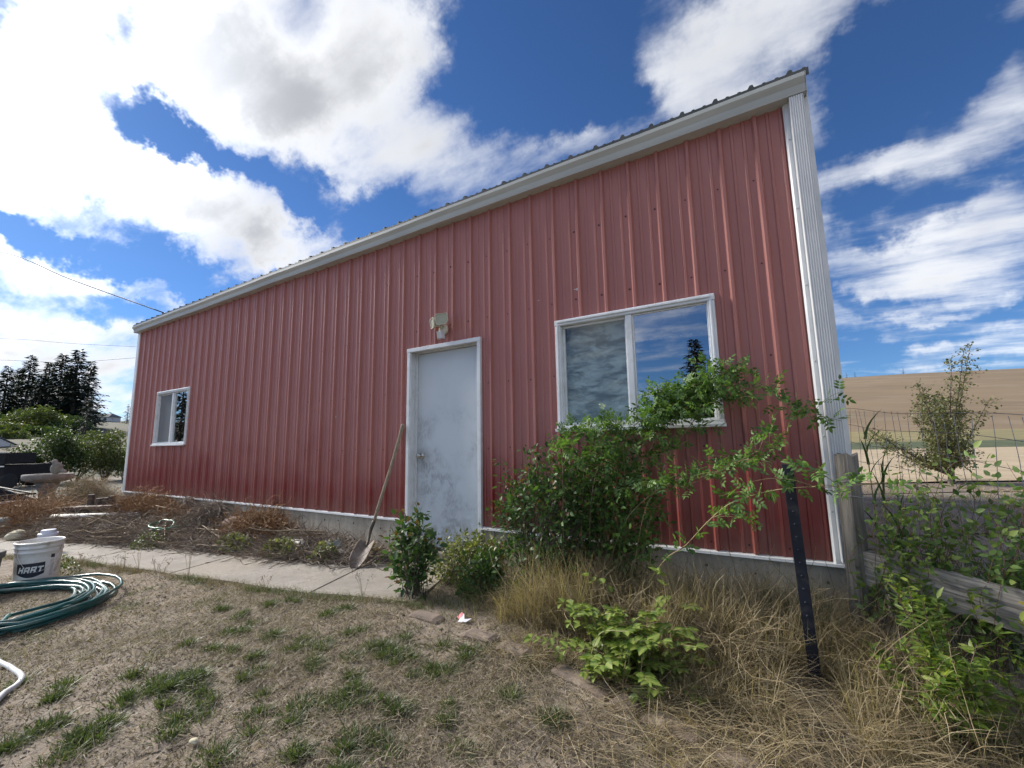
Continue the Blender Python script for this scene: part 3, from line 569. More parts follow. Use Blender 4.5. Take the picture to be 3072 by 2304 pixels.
def roof_panel(x0, x1):
    pr = rib_profile(x0, x1); mb = MB(); zs = np.linspace(0, DEP + 0.15, 17)
    for (xa_, ya_), (xb_, yb_) in zip(pr[:-1], pr[1:]):
        for q in range(16): mb.add([roof_fn(xa_, ya_, zs[q]), roof_fn(xb_, yb_, zs[q]), roof_fn(xb_, yb_, zs[q + 1]), roof_fn(xa_, ya_, zs[q + 1])], [(0, 1, 2, 3)])
        mb.add([roof_fn(xa_, ya_, 0), roof_fn(xb_, yb_, 0), (xb_, -0.115, WH + 0.06), (xa_, -0.115, WH + 0.06)], [(0, 1, 2, 3)])
    return mb
for i in range(12): roof_panel(-0.02 + i * 0.915, min(-0.02 + (i + 1) * 0.915 + 0.004, LEN - 0.01)).build('roof_panel', MT['roof'], bld)
# sheet screws beside every major rib, in rows at the girts
sb = MB(); sr = random.Random(2)
for n in range(47):
    x = 0.114 + n * 0.2286 - 0.042
    for z in (0.05, 0.70, 1.30, 1.94, 2.55):
        if any(o_[0] - 0.03 < x < o_[1] + 0.03 and o_[2] - 0.03 < z < o_[3] + 0.03 for o_ in OPEN) or x < 0.1 or x > 10.77: continue
        sb.lathe([(0.0085, 0), (0.0085, 0.002), (0.005, 0.003), (0.005, 0.006)], (x + sr.uniform(-.004, .004), -0.0005, z + sr.uniform(-.008, .008)), 6, Matrix.Rotation(R(90), 3, 'X'))
tag(sb.build('sheet_screw', MT['screw'], bld), kind='stuff')
# a few paint chips on the sheets
sb = MB()
for x, z, w_, h_ in ((9.20, 2.03, 0.05, 0.006), (9.22, 2.02, 0.012, 0.02), (8.85, 2.0, 0.02, 0.004), (9.87, 2.25, .006, .009), (9.1, 2.5, .006, .009), (10.32, 2.47, .006, .012), (6.05, 1.1, .008, .02), (6.1, 1.08, .006, .025)):
    sb.box(x, x + w_, -0.0032, -0.0022, z, z + h_)
tag(sb.build('paint_chip', MT['label_w'], bld), kind='stuff')

# door: trim, reveal, slab, knob
x0, x1, z0, z1 = DOOR
door = bpy.data.objects.new('door', None); COL.objects.link(door); door.location = (7.76, 0.1, -0.25); adopt(door, bld); door.location = (7.76, 0.1, -0.25)
door.matrix_parent_inverse = Matrix.Translation(-Vector(bld.location))
def dpart(mb, name, mat, **k):
    o = mb.build(name, mat, None, **k); o.parent = door; o.matrix_parent_inverse = Matrix.Translation(-Vector(door.location)); return o
t_ = 0.034
mb = MB(); mb.box(x0 - 0.004, x0 + t_, -0.034, 0.0, z0, z1 - t_); mb.box(x0 - 0.004, x0 + 0.003, 0.0, 0.12, z0, z1 - 0.003)
dpart(mb, 'jamb_trim', MT['vinyl'], bevel=0.003)
mb = MB(); mb.box(x1 - t_, x1 + 0.004, -0.034, 0.0, z0, z1 - t_); mb.box(x1 - 0.003, x1 + 0.004, 0.0, 0.12, z0, z1 - 0.003)
dpart(mb, 'jamb_trim', MT['vinyl'], bevel=0.003)
mb = MB(); mb.box(x0 - 0.006, x1 + 0.006, -0.037, 0.0, z1 - t_, z1 + 0.006); mb.box(x0 + 0.003, x1 - 0.003, 0.0, 0.12, z1 - 0.004, z1 + 0.002)
dpart(mb, 'head_trim', MT['vinyl'], bevel=0.003)
mb = MB(); mb.box(x0 + 0.003, x0 + 0.045, 0.075, 0.15, z0, z1 - 0.04); mb.box(x1 - 0.02, x1 - 0.003, 0.075, 0.15, z0, z1 - 0.04); mb.box(x0 + 0.003, x1 - 0.003, 0.075, 0.15, z1 - 0.04, z1 - 0.004); dpart(mb, 'door_frame', MT['vinyl'])
mb = MB(); mb.box(x0 + 0.049, x1 - 0.023, 0.085, 0.13, z0 + 0.012, z1 - 0.044); slab = dpart(mb, 'door_leaf', MT['door'], bevel=0.003)
mb = MB(); mb.box(x0, x1, 0.02, 0.16, z0 - 0.002, z0 + 0.010); dpart(mb, 'threshold', MT['socket'])
kx, kz = 7.405, 0.632
Rk = Matrix.Rotation(R(90), 3, 'X')
kb = MB().lathe([(0.033, 0), (0.033, 0.006), (0.026, 0.010), (0.011, 0.012), (0.011, 0.032), (0.020, 0.038), (0.027, 0.052), (0.026, 0.066), (0.018, 0.073), (0.006, 0.075)], (kx, 0.085, kz), 20, Rk).build('door_knob', MT['knob'], None, smooth=True)
kb.parent = slab; kb.matrix_parent_inverse = Matrix.Translation(-Vector(door.location)) @ Matrix.Identity(4); kb.matrix_parent_inverse = Matrix.Identity(4)

# windows
def window(loc_name, box, mull, left, right, label):
    x0, x1, z0, z1 = box
    w = bpy.data.objects.new('window', None); COL.objects.link(w); w.location = ((x0 + x1) / 2, 0, z0); w.parent = bld; w.matrix_parent_inverse = Matrix.Translation(-Vector(bld.location))
    w['label'] = label
    def wp(mb, name, mat, **k):
        o = mb.build(name, mat, None, **k); o.parent = w; o.matrix_parent_inverse = Matrix.Translation(-Vector(w.location)); return o
    f = 0.042
    mb = MB(); mb.box(x0 - 0.008, x1 + 0.008, -0.040, 0.06, z1 - f, z1 + 0.006); mb.box(x0 + 0.02, x1 - 0.02, -0.052, -0.0402, z1 - 0.022, z1 - 0.004); wp(mb, 'head', MT['vinyl'], bevel=0.004)
    mb = MB(); mb.box(x0 - 0.006, x0 + f, -0.036, 0.06, z0 + f, z1 - f - 0.001); mb.box(x0 + 0.012, x0 + 0.026, -0.046, -0.0362, z0 + f, z1 - f - 0.001); wp(mb, 'jamb', MT['vinyl'], bevel=0.004)
    mb = MB(); mb.box(x1 - f, x1 + 0.006, -0.036, 0.06, z0 + f, z1 - f - 0.001); mb.box(x1 - 0.026, x1 - 0.012, -0.046, -0.0362, z0 + f, z1 - f - 0.001); wp(mb, 'jamb', MT['vinyl'], bevel=0.004)
    mb = MB(); mb.box(x0 - 0.010, x1 + 0.010, -0.046, 0.06, z0 - 0.004, z0 + f - 0.001); mb.box(x0 - 0.016, x1 + 0.02, -0.064, -0.0462, z0 - 0.012, z0 + 0.014); wp(mb, 'sill', MT['vinyl'], bevel=0.004)
    mb = MB(); mb.box(mull - 0.024, mull + 0.024, -0.030, 0.05, z0 + f, z1 - f - 0.001); wp(mb, 'mullion', MT['vinyl'], bevel=0.004)
    for xa, xb, kind in ((x0 + f, mull - 0.024, left), (mull + 0.024, x1 - f, right)):
        s = 0.020 if kind != 'fixed' else 0.012; yy = 0.012 if kind != 'fixed' else -0.012
        sb = MB(); sb.box(xa, xb, yy, yy + 0.03, z1 - f - s, z1 - f - 0.002); sb.box(xa, xb, yy, yy + 0.03, z0 + f, z0 + f + s); sb.box(xa, xa + s, yy + .001, yy + 0.029, z0 + f + s, z1 - f - s); sb.box(xb - s, xb, yy + .001, yy + 0.029, z0 + f + s, z1 - f - s)
        sa = wp(sb, 'sash', MT['vinyl'], bevel=0.003)
        gb = MB(); gb.box(xa + s, xb - s, yy + 0.012, yy + 0.016, z0 + f + s, z1 - f - s)
        go = gb.build('pane', MT['glass'] if kind == 'fixed' else MT['glass_clear'], None); go.parent = sa
        if kind == 'foil':
            nx, nz = 60, 90; xx, zz_ = np.meshgrid(np.linspace(xa + s * .3, xb - s * .3, nx), np.linspace(z0 + f, z1 - f, nz), indexing='ij')
            yv = yy + 0.05 + 0.020 * fbm2(xx * 7, zz_ * 22, 4) + 0.012 * np.abs(fbm2(xx * 24 + 9, zz_ * 40, 3)); top = np.clip((zz_ - (z1 - 0.20)) / 0.05, 0, 1); yv = yv + 0.03 * top * (fbm2(xx * 12, zz_ * 5, 2) + 0.3)
            V, F = gridmesh(xx, yv, zz_); fo = bigob('foil_insulation', V, F, MT['foil'], None, True); fo.parent = w; fo.matrix_parent_inverse = Matrix.Translation(-Vector(w.location))
        if kind == 'screen':
            mb = MB(); mb.box(xa + s, xb - s, yy - 0.006, yy - 0.004, z0 + f + s, z1 - f - s); wp(mb, 'insect_screen', MT['screen_mesh'])
    return w
m, nt, p, o = newmat('screen_mesh'); setc(nt, p, (0.22, 0.235, 0.245)); p.inputs['Roughness'].default_value = 0.7
x_ = nd(nt, 'ShaderNodeMixShader', {0: 0.72, 1: nd(nt, 'ShaderNodeBsdfTransparent').outputs[0], 2: p.outputs[0]}); nt.links.new(x_.outputs[0], o.inputs[0]); MT['screen_mesh'] = m
window('big', WB, 9.655, 'foil', 'fixed', 'large white sliding window with crumpled foil behind one pane')
window('small', WS, 1.775, 'screen', 'fixed', 'smaller white sliding window with a screen over one pane')
# odds and ends on the shelf inside the small window
for i, (x, w_, h_, c_) in enumerate(((1.95, 0.07, 0.09, (0.5, 0.5, 0.5)), (2.2, 0.10, 0.11, (0.6, 0.6, 0.58)), (2.28, 0.05, 0.14, (0.5, 0.52, 0.5)))):
    jb = MB().lathe([(w_ * .5, 0), (w_ * .52, h_ * .1), (w_ * .5, h_ * .75), (w_ * .3, h_ * .85), (w_ * .32, h_)], (x, 0.12, 0.865), 14)
    tag(jb.build('jar', M('jar_plastic_%d' % i, c_, rough=0.5), None, smooth=True), 'pale jar standing inside the small window, %s' % ('beside the mullion', 'wide one in the corner', 'tall one against the jamb')[i], 'jar')
mb = MB().box(1.17, 2.36, 0.061, 0.2, 0.845, 0.863); mb.build('window_shelf', MT['dark'], bld)

# motion light over the door
lt = thing('security_light', 'cream twin-head motion flood light on the wall above the door', 'light', (7.74, -0.02, 1.86))
MB().lathe([(0.055, 0), (0.055, 0.012), (0.045, 0.03), (0.02, 0.036)], (7.735, -0.018, 1.895), 20, Rk).build('wall_plate', MT['cream'], lt, smooth=True)
def lamp_head(c, yaw, pit, s):
    Mx = Matrix.Translation(Vector(c)) @ Matrix.Rotation(yaw, 4, 'Z') @ Matrix.Rotation(pit, 4, 'X')
    def sec(w, h, y, cut): return [Mx @ Vector((x * w, y, z * h)) for x, z in ((-1, -.75), (-.75, -1), (.55 - cut, -1), (1, -.45), (1, .85), (.85, 1), (-.85, 1), (-1, .85))]
    mb = MB(); V = []; secs = [(0.2, 0.25, 0.075), (0.62, 0.72, 0.05), (0.92, 0.95, 0.012), (1, 1, 0.0), (1, 1, -0.012), (0.9, 0.9, -0.012), (0.86, 0.86, -0.002)]
    for w, h, y in secs: V += sec(w * s, h * s * 0.80, y * s / 0.07, 0)
    n = 8; F = [(i * n + j, i * n + (j + 1) % n, (i + 1) * n + (j + 1) % n, (i + 1) * n + j) for i in range(len(secs) - 1) for j in range(n)]; F += [tuple(range(n))]
    mb.add(V, F); hd = mb.build('lamp_head', MT['cream'], lt)
    lb = MB().add(sec(0.86 * s, 0.86 * s * 0.80, -0.003 * s / 0.07, 0), [tuple(range(8))]).build('lens', MT['lens'], None); lb.parent = hd
lamp_head((7.80, -0.13, 1.972), R(12), R(14), 0.068); lamp_head((7.665, -0.11, 1.955), R(-34), R(10), 0.062)
mb = MB(); mb.tube([(7.735, -0.045, 1.90), (7.75, -0.07, 1.925), (7.79, -0.085, 1.955)], 0.012, 8); mb.tube([(7.735, -0.045, 1.90), (7.715, -0.07, 1.93), (7.68, -0.075, 1.945)], 0.012, 8); mb.build('swivel_arm', MT['cream'], lt, smooth=True)
mb = MB().prism([(-0.10, 1.862), (-0.055, 1.868), (-0.050, 1.80), (-0.085, 1.795), (-0.092, 1.835)], 'x', 7.708, 7.768); sn = mb.build('motion_sensor', MT['lamp_grey'], lt, bevel=0.006)
mb = MB().tube([(7.738, -0.03, 1.885), (7.738, -0.07, 1.86)], 0.012, 8).build('sensor_neck', MT['cream'], lt, smooth=True)

lt.location.x += 0.045
# ================================================================== BULK GENERATORS
LEAF_V = np.array([(0, 0, 0), (.36, 0, -.02), (.72, 0, -.04), (1, 0, -.10), (.30, .27, .05), (.66, .22, .02), (.30, -.27, .05), (.66, -.22, .02)])
LEAF_F = np.array([(0, 1, 4), (1, 2, 5), (1, 5, 4), (2, 3, 5), (0, 6, 1), (1, 7, 2), (1, 6, 7), (2, 7, 3)])
LEAF_A = np.array([0, 0, 0, 0, 1, 1, 1, 1], np.float32)
DIA_V = np.array([(0, 0, 0), (.5, .26, .03), (1, 0, -.05), (.5, -.26, .03)]); DIA_F = np.array([(0, 2, 1), (0, 3, 2)])
def unit(a): return a / np.maximum(np.linalg.norm(a, axis=-1, keepdims=True), 1e-9)
def frames(D, U):
    x = unit(D); y = unit(np.cross(U, x)); z = np.cross(x, y); return np.stack([x, y, z], -1)
def scatter(tV, tF, P, D, U, S):
    P = np.asarray(P, float); N = len(P); S = np.asarray(S, float)
    if S.ndim == 1: S = np.repeat(S[:, None], 3, 1)
    Rm = frames(np.asarray(D, float), np.asarray(U, float)); L = tV[None] * S[:, None, :]
    V = np.einsum('nij,nkj->nki', Rm, L) + P[:, None, :]
    F = tF[None] + (np.arange(N) * len(tV))[:, None, None]
    return V.reshape(-1, 3), F.reshape(-1, tF.shape[1])
def blades(P, H, Wd, lean, seg=3, curl=1.0, rng=RNG):
    P = np.asarray(P, float); N = len(P); a = rng.uniform(0, 2 * np.pi, N); side = np.stack([np.cos(a), np.sin(a), 0 * a], -1)
    vs = []
    for i in range(seg + 1):
        t = i / seg; c = P + np.stack([lean[:, 0] * H * t ** 1.6 * curl, lean[:, 1] * H * t ** 1.6 * curl, H * (t - 0.35 * t * t * np.minimum(1, np.hypot(lean[:, 0], lean[:, 1])))], -1)
        w = (Wd * (1 - t) ** 0.6 * 0.5)[:, None]
        if i < seg: vs += [c - side * w, c + side * w]
        else: vs += [c]
    k = 2 * seg + 1; V = np.stack(vs, 1).reshape(-1, 3)
    f = []
    for i in range(seg - 1): f += [(2 * i, 2 * i + 1, 2 * i + 3), (2 * i, 2 * i + 3, 2 * i + 2)]
    f += [(2 * seg - 2, 2 * seg - 1, 2 * seg)]
    return V, (np.array(f)[None] + (np.arange(N) * k)[:, None, None]).reshape(-1, 3)
def twigs(P, D, L, Rd, m=5, wob=0.25, rng=RNG, sag=0.0):
    # three-sided bent sticks
    N = len(P); D = unit(D); pts = [P]; d = D.copy()
    for i in range(m - 1):
        d = unit(d + rng.normal(size=(N, 3)) * wob + np.array([0, 0, -sag])); pts.append(pts[-1] + d * (L / (m - 1))[:, None])
    C = np.stack(pts, 1); T = unit(np.gradient(C, axis=1)); up = np.zeros_like(T); up[..., 2] = 1; up[..., 0] += 0.13
    u = unit(np.cross(T, up)); v = np.cross(T, u); rr = Rd[:, None] * np.linspace(1, .55, m)[None]
    ring = [C + (u * math.cos(a) + v * math.sin(a)) * rr[..., None] for a in (0, 2.094, 4.189)]
    V = np.stack(ring, 2).reshape(-1, 3); f = []
    for i in range(m - 1):
        for j in range(3): a, b = i * 3 + j, i * 3 + (j + 1) % 3; f += [(a, b, b + 3), (a, b + 3, a + 3)]
    return V, (np.array(f)[None] + (np.arange(N) * m * 3)[:, None, None]).reshape(-1, 3)
def rdir(n, rng=RNG, up=0.0):
    v = rng.normal(size=(n, 3)); v[:, 2] += up; return unit(v)
_leafmesh = {}
def leaf_mesh(mat, tV, tF, attr):
    key = (mat.name, id(tV))
    if key not in _leafmesh:
        me = bigmesh('leaf', tV, tF); me.materials.append(mat)
        if attr: me.attributes.new('across', 'FLOAT', 'POINT').data.foreach_set('value', LEAF_A)
        _leafmesh[key] = me
    return _leafmesh[key]
def plant_leaves(root, P, D, U, S, mat, nobj, name='leaf', tV=LEAF_V, tF=LEAF_F, attr=False):
    P = np.asarray(P, float); S = np.asarray(S, float); order = np.argsort(np.linalg.norm(P - np.array(CAM), axis=1))
    near, rest = order[:nobj], order[nobj:]; me = leaf_mesh(mat, tV, tF, attr) if nobj else None
    if len(near):
        Rm = frames(np.asarray(D)[near], np.asarray(U)[near]); b = Vector(root.location)
        for i, k in enumerate(near):
            o = bpy.data.objects.new(name, me); COL.objects.link(o); o.parent = root; r = Rm[i] * S[k]
            o.matrix_basis = Matrix(((r[0, 0], r[0, 1], r[0, 2], P[k, 0] - b.x), (r[1, 0], r[1, 1], r[1, 2], P[k, 1] - b.y), (r[2, 0], r[2, 1], r[2, 2], P[k, 2] - b.z), (0, 0, 0, 1)))
    if len(rest):
        V, F = scatter(tV, tF, P[rest], np.asarray(D)[rest], np.asarray(U)[rest], S[rest]); o = bigob('foliage', V, F, mat, root)
        if attr: o.data.attributes.new('across', 'FLOAT', 'POINT').data.foreach_set('value', np.tile(LEAF_A, len(rest)))
        tag(o, kind='stuff')

# ================================================================== GROUND COVER
# short dry thatch over the yard
def lawn_pts(n, x0, x1, y0, y1, rng): return rng.uniform(x0, x1, n), rng.uniform(y0, y1, n)
def off_path(x, y):
    near = np.interp(x, [0.5, 2.3, 3.994, 5.645, 7.42, 8.30], [-2.5, -1.98, -1.575, -1.38, -1.155, -0.93])
    edge = near - 0.02 - 0.05 * (0.5 + vnoise(x * 6, y * 0 + 2))
    return (y < edge) | (x > 8.33) | ((x > 8.0) & (y > -0.93 + (8.3 - x) * 2.8))
def keepmask(x, y, thr, sc=1.6, seed=0.0): return fbm2(x * sc + seed, y * sc + 2 * seed, 4) > thr
rg = np.random.default_rng(21)
x, y = lawn_pts(330000, 4.0, 11.9, -3.3, -0.3, rg)
pr = np.clip(1.25 - 0.14 * np.hypot(x - CAM.x, y - CAM.y), 0.15, 1) * (0.30 + 0.9 * np.clip(fbm2(x * 1.6 + 4, y * 1.6, 4) * 1.6 + 0.5, 0, 1)) * np.where(x > 8.2, 1.0, 0.8)
k = off_path(x, y) & (rg.random(len(x)) < pr); x, y = x[k], y[k]; n = len(x)
P = np.stack([x, y, gz(x, y) + 0.002], -1); H = rg.uniform(0.022, 0.065, n); a = rg.uniform(0, 6.28, n); ln = rg.uniform(0.7, 2.8, n)
V, F = blades(P, H * 0.6, rg.uniform(0.0024, 0.0056, n), np.stack([np.cos(a) * ln, np.sin(a) * ln], -1), 2, 1.0, rg)
tag(bigob('dry_thatch_grass', V, F, MT['thatch']), 'short dead straw-coloured lawn grass over dusty soil', 'grass', kind='stuff')
# green tufts
TUFTS = [(7.46,-1.27),(7.91,-1.23),(7.64,-1.69),(8.85,-1.35),(8.84,-1.51),(8.62,-1.57),(8.52,-1.72),(8.16,-1.73),(7.91,-1.9),(7.12,-1.66),(8.14,-1.93),(8.32,-2.07),(8.49,-1.82),(8.78,-1.85),(8.63,-2.25),(8.88,-2.21),(8.96,-2.28),(8.83,-2.03),(9.3,-2.06),(9.21,-2.05),(8.04,-2.22),(8.04,-2.36),(8.01,-2.46),(8.22,-2.67),(8.12,-2.61),(8.54,-2.46),(9.01,-1.58),(9.07,-1.32),(9.7,-1.61),(9.36,-1.25),(9.1,-1.6),(8.72,-2.09),(8.77,-2.27),(8.75,-2.4),(7.83,-2.33),(7.66,-2.03),(8.3,-1.66),(7.96,-1.74),(7.75,-2.63),(7.97,-2.76),(8.32,-2.43),(8.44,-2.3),(8.96,-1.92),(9.18,-1.89),(9.29,-1.73)]
px, py, hh, ww, ll = [], [], [], [], []
for tx, ty in TUFTS + [(float(rg.uniform(7.2, 9.6)), float(rg.uniform(-2.7, -1.35))) for _ in range(40)]:
    for sub in range(rg.integers(1, 3)):
        cx, cy = tx + rg.normal() * 0.04, ty + rg.normal() * 0.035; m_ = int(rg.integers(110, 210)); r_ = rg.uniform(0.016, 0.034)
        q = rg.normal(size=(m_, 2)) * r_; px += list(cx + q[:, 0]); py += list(cy + q[:, 1]); hh += list(rg.uniform(0.016, 0.046, m_)); ww += list(rg.uniform(0.003, 0.006, m_)); ll += list(q / r_ * 0.5 + rg.normal(size=(m_, 2)) * 0.35)
x, y = lawn_pts(70000, 6.0, 10.2, -3.2, -1.2, rg); k = off_path(x, y) & keepmask(x, y, 0.30, 5.0, 7.0); x, y = x[k], y[k]; n = len(x)
px = np.concatenate([px, x]); py = np.concatenate([py, y]); hh = np.concatenate([hh, rg.uniform(0.008, 0.028, n)]); ww = np.concatenate([ww, rg.uniform(0.002, 0.0035, n)]); ll = np.concatenate([np.array(ll), rg.normal(size=(n, 2)) * 0.6])
V, F = blades(np.stack([px, py, gz(px, py)], -1), hh, ww, ll, 3, 1.0, rg)
tag(bigob('green_grass', V, F, MT['grass']), 'low green grass tufts growing through the dry yard', 'grass', kind='stuff')
# tall dry grass under the window and along the fence
def tall(name, regs, mat, label, seg=4, w=(0.0022, 0.0045)):
    PX, PY, HH, LL = [], [], [], []
    for x0, x1, y0, y1, n, h0, h1, lx, ly, sp in regs:
        x = rg.uniform(x0, x1, n); y = rg.uniform(y0, y1, n); k = keepmask(x, y, -0.25, 5.0, x0) & ~((np.abs(x - 10.63) < .10) & (y < -.78) & (y > -1.25)); x, y = x[k], y[k]; n = len(x)
        PX += list(x); PY += list(y); HH += list(rg.uniform(h0, h1, n)); LL += list(np.stack([lx + rg.normal(size=n) * sp, ly + rg.normal(size=n) * sp], -1))
    P = np.stack([PX, PY, gz(np.array(PX), np.array(PY)) - 0.01], -1); n = len(P)
    V, F = blades(P, np.array(HH), rg.uniform(w[0], w[1], n), np.array(LL), seg, 1.0, rg)
    return tag(bigob(name, V, F, mat), label, 'grass', kind='stuff')
tall('tall_dry_grass', [(9.15, 9.62, -0.95, -0.35, 1500, 0.25, 0.55, -.05, -.15, .28), (9.6, 10.3, -0.75, -0.2, 2600, 0.2, 0.48, .05, -.2, .38), (10.3, 10.95, -0.85, -0.05, 2600, 0.15, 0.42, .1, -.2, .4),
     (9.0, 9.2, -0.95, -0.6, 500, 0.12, 0.3, -.3, -.3, .35), (10.1, 10.9, -1.25, -0.7, 2600, 0.08, 0.26, .1, -.3, .6), (10.0, 11.3, -1.75, -1.0, 4200, 0.05, 0.18, .4, -.5, .9), (10.7, 11.6, -1.1, -0.4, 1800, 0.12, 0.35, 0, -.2, .5),
     (9.9, 10.05, -0.98, -0.85, 160, 0.22, 0.42, .15, .0, .18), (8.75, 9.05, -1.0, -0.55, 700, 0.06, 0.2, -.2, -.3, .5), (9.2, 10.0, -1.3, -0.95, 1100, 0.04, 0.12, 0, -.2, .8)], MT['straw'], 'tall tangled straw-coloured grass under the big window and beside the black post')
n = 2600; x = np.concatenate([rg.uniform(9.05, 10.4, n), rg.uniform(10.3, 11.1, n // 2)]); y = np.concatenate([rg.uniform(-0.95, -0.2, n), rg.uniform(-1.1, -0.1, n // 2)]); k = ~((np.abs(x - 10.63) < .16) & (y < -.7)); x, y = x[k], y[k]; n = len(x); d = rdir(n, rg, 0.5)
V, F = twigs(np.stack([x, y, gz(x, y) + rg.uniform(0.0, 0.18, n)], -1), d, rg.uniform(0.10, 0.42, n), rg.uniform(0.0009, 0.0022, n), 6, 0.28, rg, 0.06); V[:, 2] = np.maximum(V[:, 2], gz(V[:, 0], V[:, 1]) + .003); V[:, 1] = np.minimum(V[:, 1], -0.03)
tag(bigob('broken_stems', V, F, MT['straw']), 'bent and broken dead stems tangled through the tall dry grass', 'grass', kind='stuff')
tall('tall_green_grass', [(8.45, 9.1, -0.8, -0.35, 700, 0.12, 0.32, -.1, -.3, .4), (10.3, 10.75, -0.6, -0.1, 600, 0.15, 0.4, 0, -.2, .3), (10.7, 11.3, -1.0, -0.5, 500, 0.1, 0.3, 0, -.2, .4), (9.5, 10.2, -0.6, -0.2, 500, .2, .45, 0, -.1, .3), (8.4, 8.9, -1.05, -0.8, 250, .06, .16, 0, -.2, .4)], MT['grass'], 'taller green grass mixed into the dry weeds along the foundation')
xe = np.array([0.5, 2.3, 3.994, 5.645, 7.42, 8.30]); ye = np.array([-2.5, -1.98, -1.575, -1.38, -1.155, -0.93])
x = rg.uniform(2.5, 8.4, 15000); y = np.interp(x, xe, ye) + rg.normal(size=15000) * 0.035 - 0.03 + 0.05 * vnoise(x * 5, x * 0); k = rg.random(15000) < 0.35 + 0.9 * np.clip(vnoise(x * 3.1, x * 0 + 5) + .3, 0, 1); x, y = x[k], y[k]; n = len(x)
V, F = blades(np.stack([x, y, g0(x, y) + 0.004], -1), rg.uniform(0.015, 0.06, n), rg.uniform(0.002, 0.004, n), rg.normal(size=(n, 2)) * .9, 3, 1.0, rg)
tag(bigob('path_edge_grass', V, F, MT['thatch']), 'dry grass creeping over the edge of the concrete path', 'grass', kind='stuff')
x = rg.uniform(3.5, 8.4, 5000); y = np.interp(x, xe, ye) + rg.normal(size=5000) * 0.03 - 0.05; k = vnoise(x * 2.3, x * 0 + 9) > 0.02; x, y = x[k], y[k]; n = len(x)
V, F = blades(np.stack([x, y, g0(x, y)], -1), rg.uniform(0.02, 0.07, n), rg.uniform(0.002, 0.004, n), rg.normal(size=(n, 2)) * .6, 3, 1.0, rg)
tag(bigob('path_edge_weeds', V, F, MT['grass']), 'green weeds along the lawn side of the concrete path', 'grass', kind='stuff')
# fallen straw lying flat
x = rg.uniform(9.0, 11.4, 5200); y = rg.uniform(-1.8, -0.5, 5200); k = keepmask(x, y, -0.1, 3.0) & ~((np.abs(x - 10.63) < .14) & (y < -.7) & (y > -1.05)); x, y = x[k], y[k]; n = len(x); d = rdir(n, rg); d[:, 2] *= 0.12
V, F = twigs(np.stack([x, y, gz(x, y) + rg.uniform(0.005, 0.05, n)], -1), d, rg.uniform(0.06, 0.30, n), rg.uniform(0.0008, 0.0018, n), 4, 0.12, rg)
tag(bigob('fallen_straw', V, F, MT['straw']), 'loose pale straw lying flat across the lawn edge', 'straw', kind='stuff')
# twig litter over the planting bed
x = rg.uniform(-2.0, 7.2, 15000); t = rg.uniform(0.02, 0.97, 15000); e = bed_edge(x); y = e + (0 - e) * t; n = len(x); d = rdir(n, rg); d[:, 2] *= 0.18
V, F = twigs(np.stack([x, y, bedz(x, y) + rg.uniform(0.0, 0.03, n)], -1), d, rg.uniform(0.05, 0.40, n), rg.uniform(0.0015, 0.006, n), 5, 0.22, rg)
tag(bigob('twig_litter', V, F, MT['drygrey']), 'grey dead stems and twigs littered over the planting bed', 'debris', kind='stuff')
n = 90; x = rg.uniform(-1.5, 6.6, n); t = rg.uniform(0.1, 0.9, n); e = bed_edge(x); y = e * (1 - t); d = rdir(n, rg); d[:, 2] *= 0.1; d[:, 0] *= 1.8
V, F = twigs(np.stack([x, y, bedz(x, y) + rg.uniform(0.03, 0.09, n)], -1), d, rg.uniform(0.35, 1.0, n), rg.uniform(0.005, 0.013, n), 6, 0.08, rg); V[:, 1] = np.clip(V[:, 1], bed_edge(V[:, 0]) + .03, -0.02); V[:, 2] = np.maximum(V[:, 2], bedz(V[:, 0], V[:, 1]) + .004)
tag(bigob('dead_sticks', V, F, MT['drycane']), 'pale dead sticks lying across the planting bed', 'debris', kind='stuff')
n = 1300; x = rg.uniform(0, 7, n); t = rg.uniform(0.02, .8, n); e = bed_edge(x); y = e * (1 - t)
V, F = scatter(LEAF_V, LEAF_F, np.stack([x, y, bedz(x, y) + 0.015], -1), rdir(n, rg), rdir(n, rg, 2), rg.uniform(0.02, 0.05, n))
tag(bigob('dead_leaves', V, F, MT['drybrown']), 'curled brown dead leaves scattered on the planting bed', 'debris', kind='stuff')
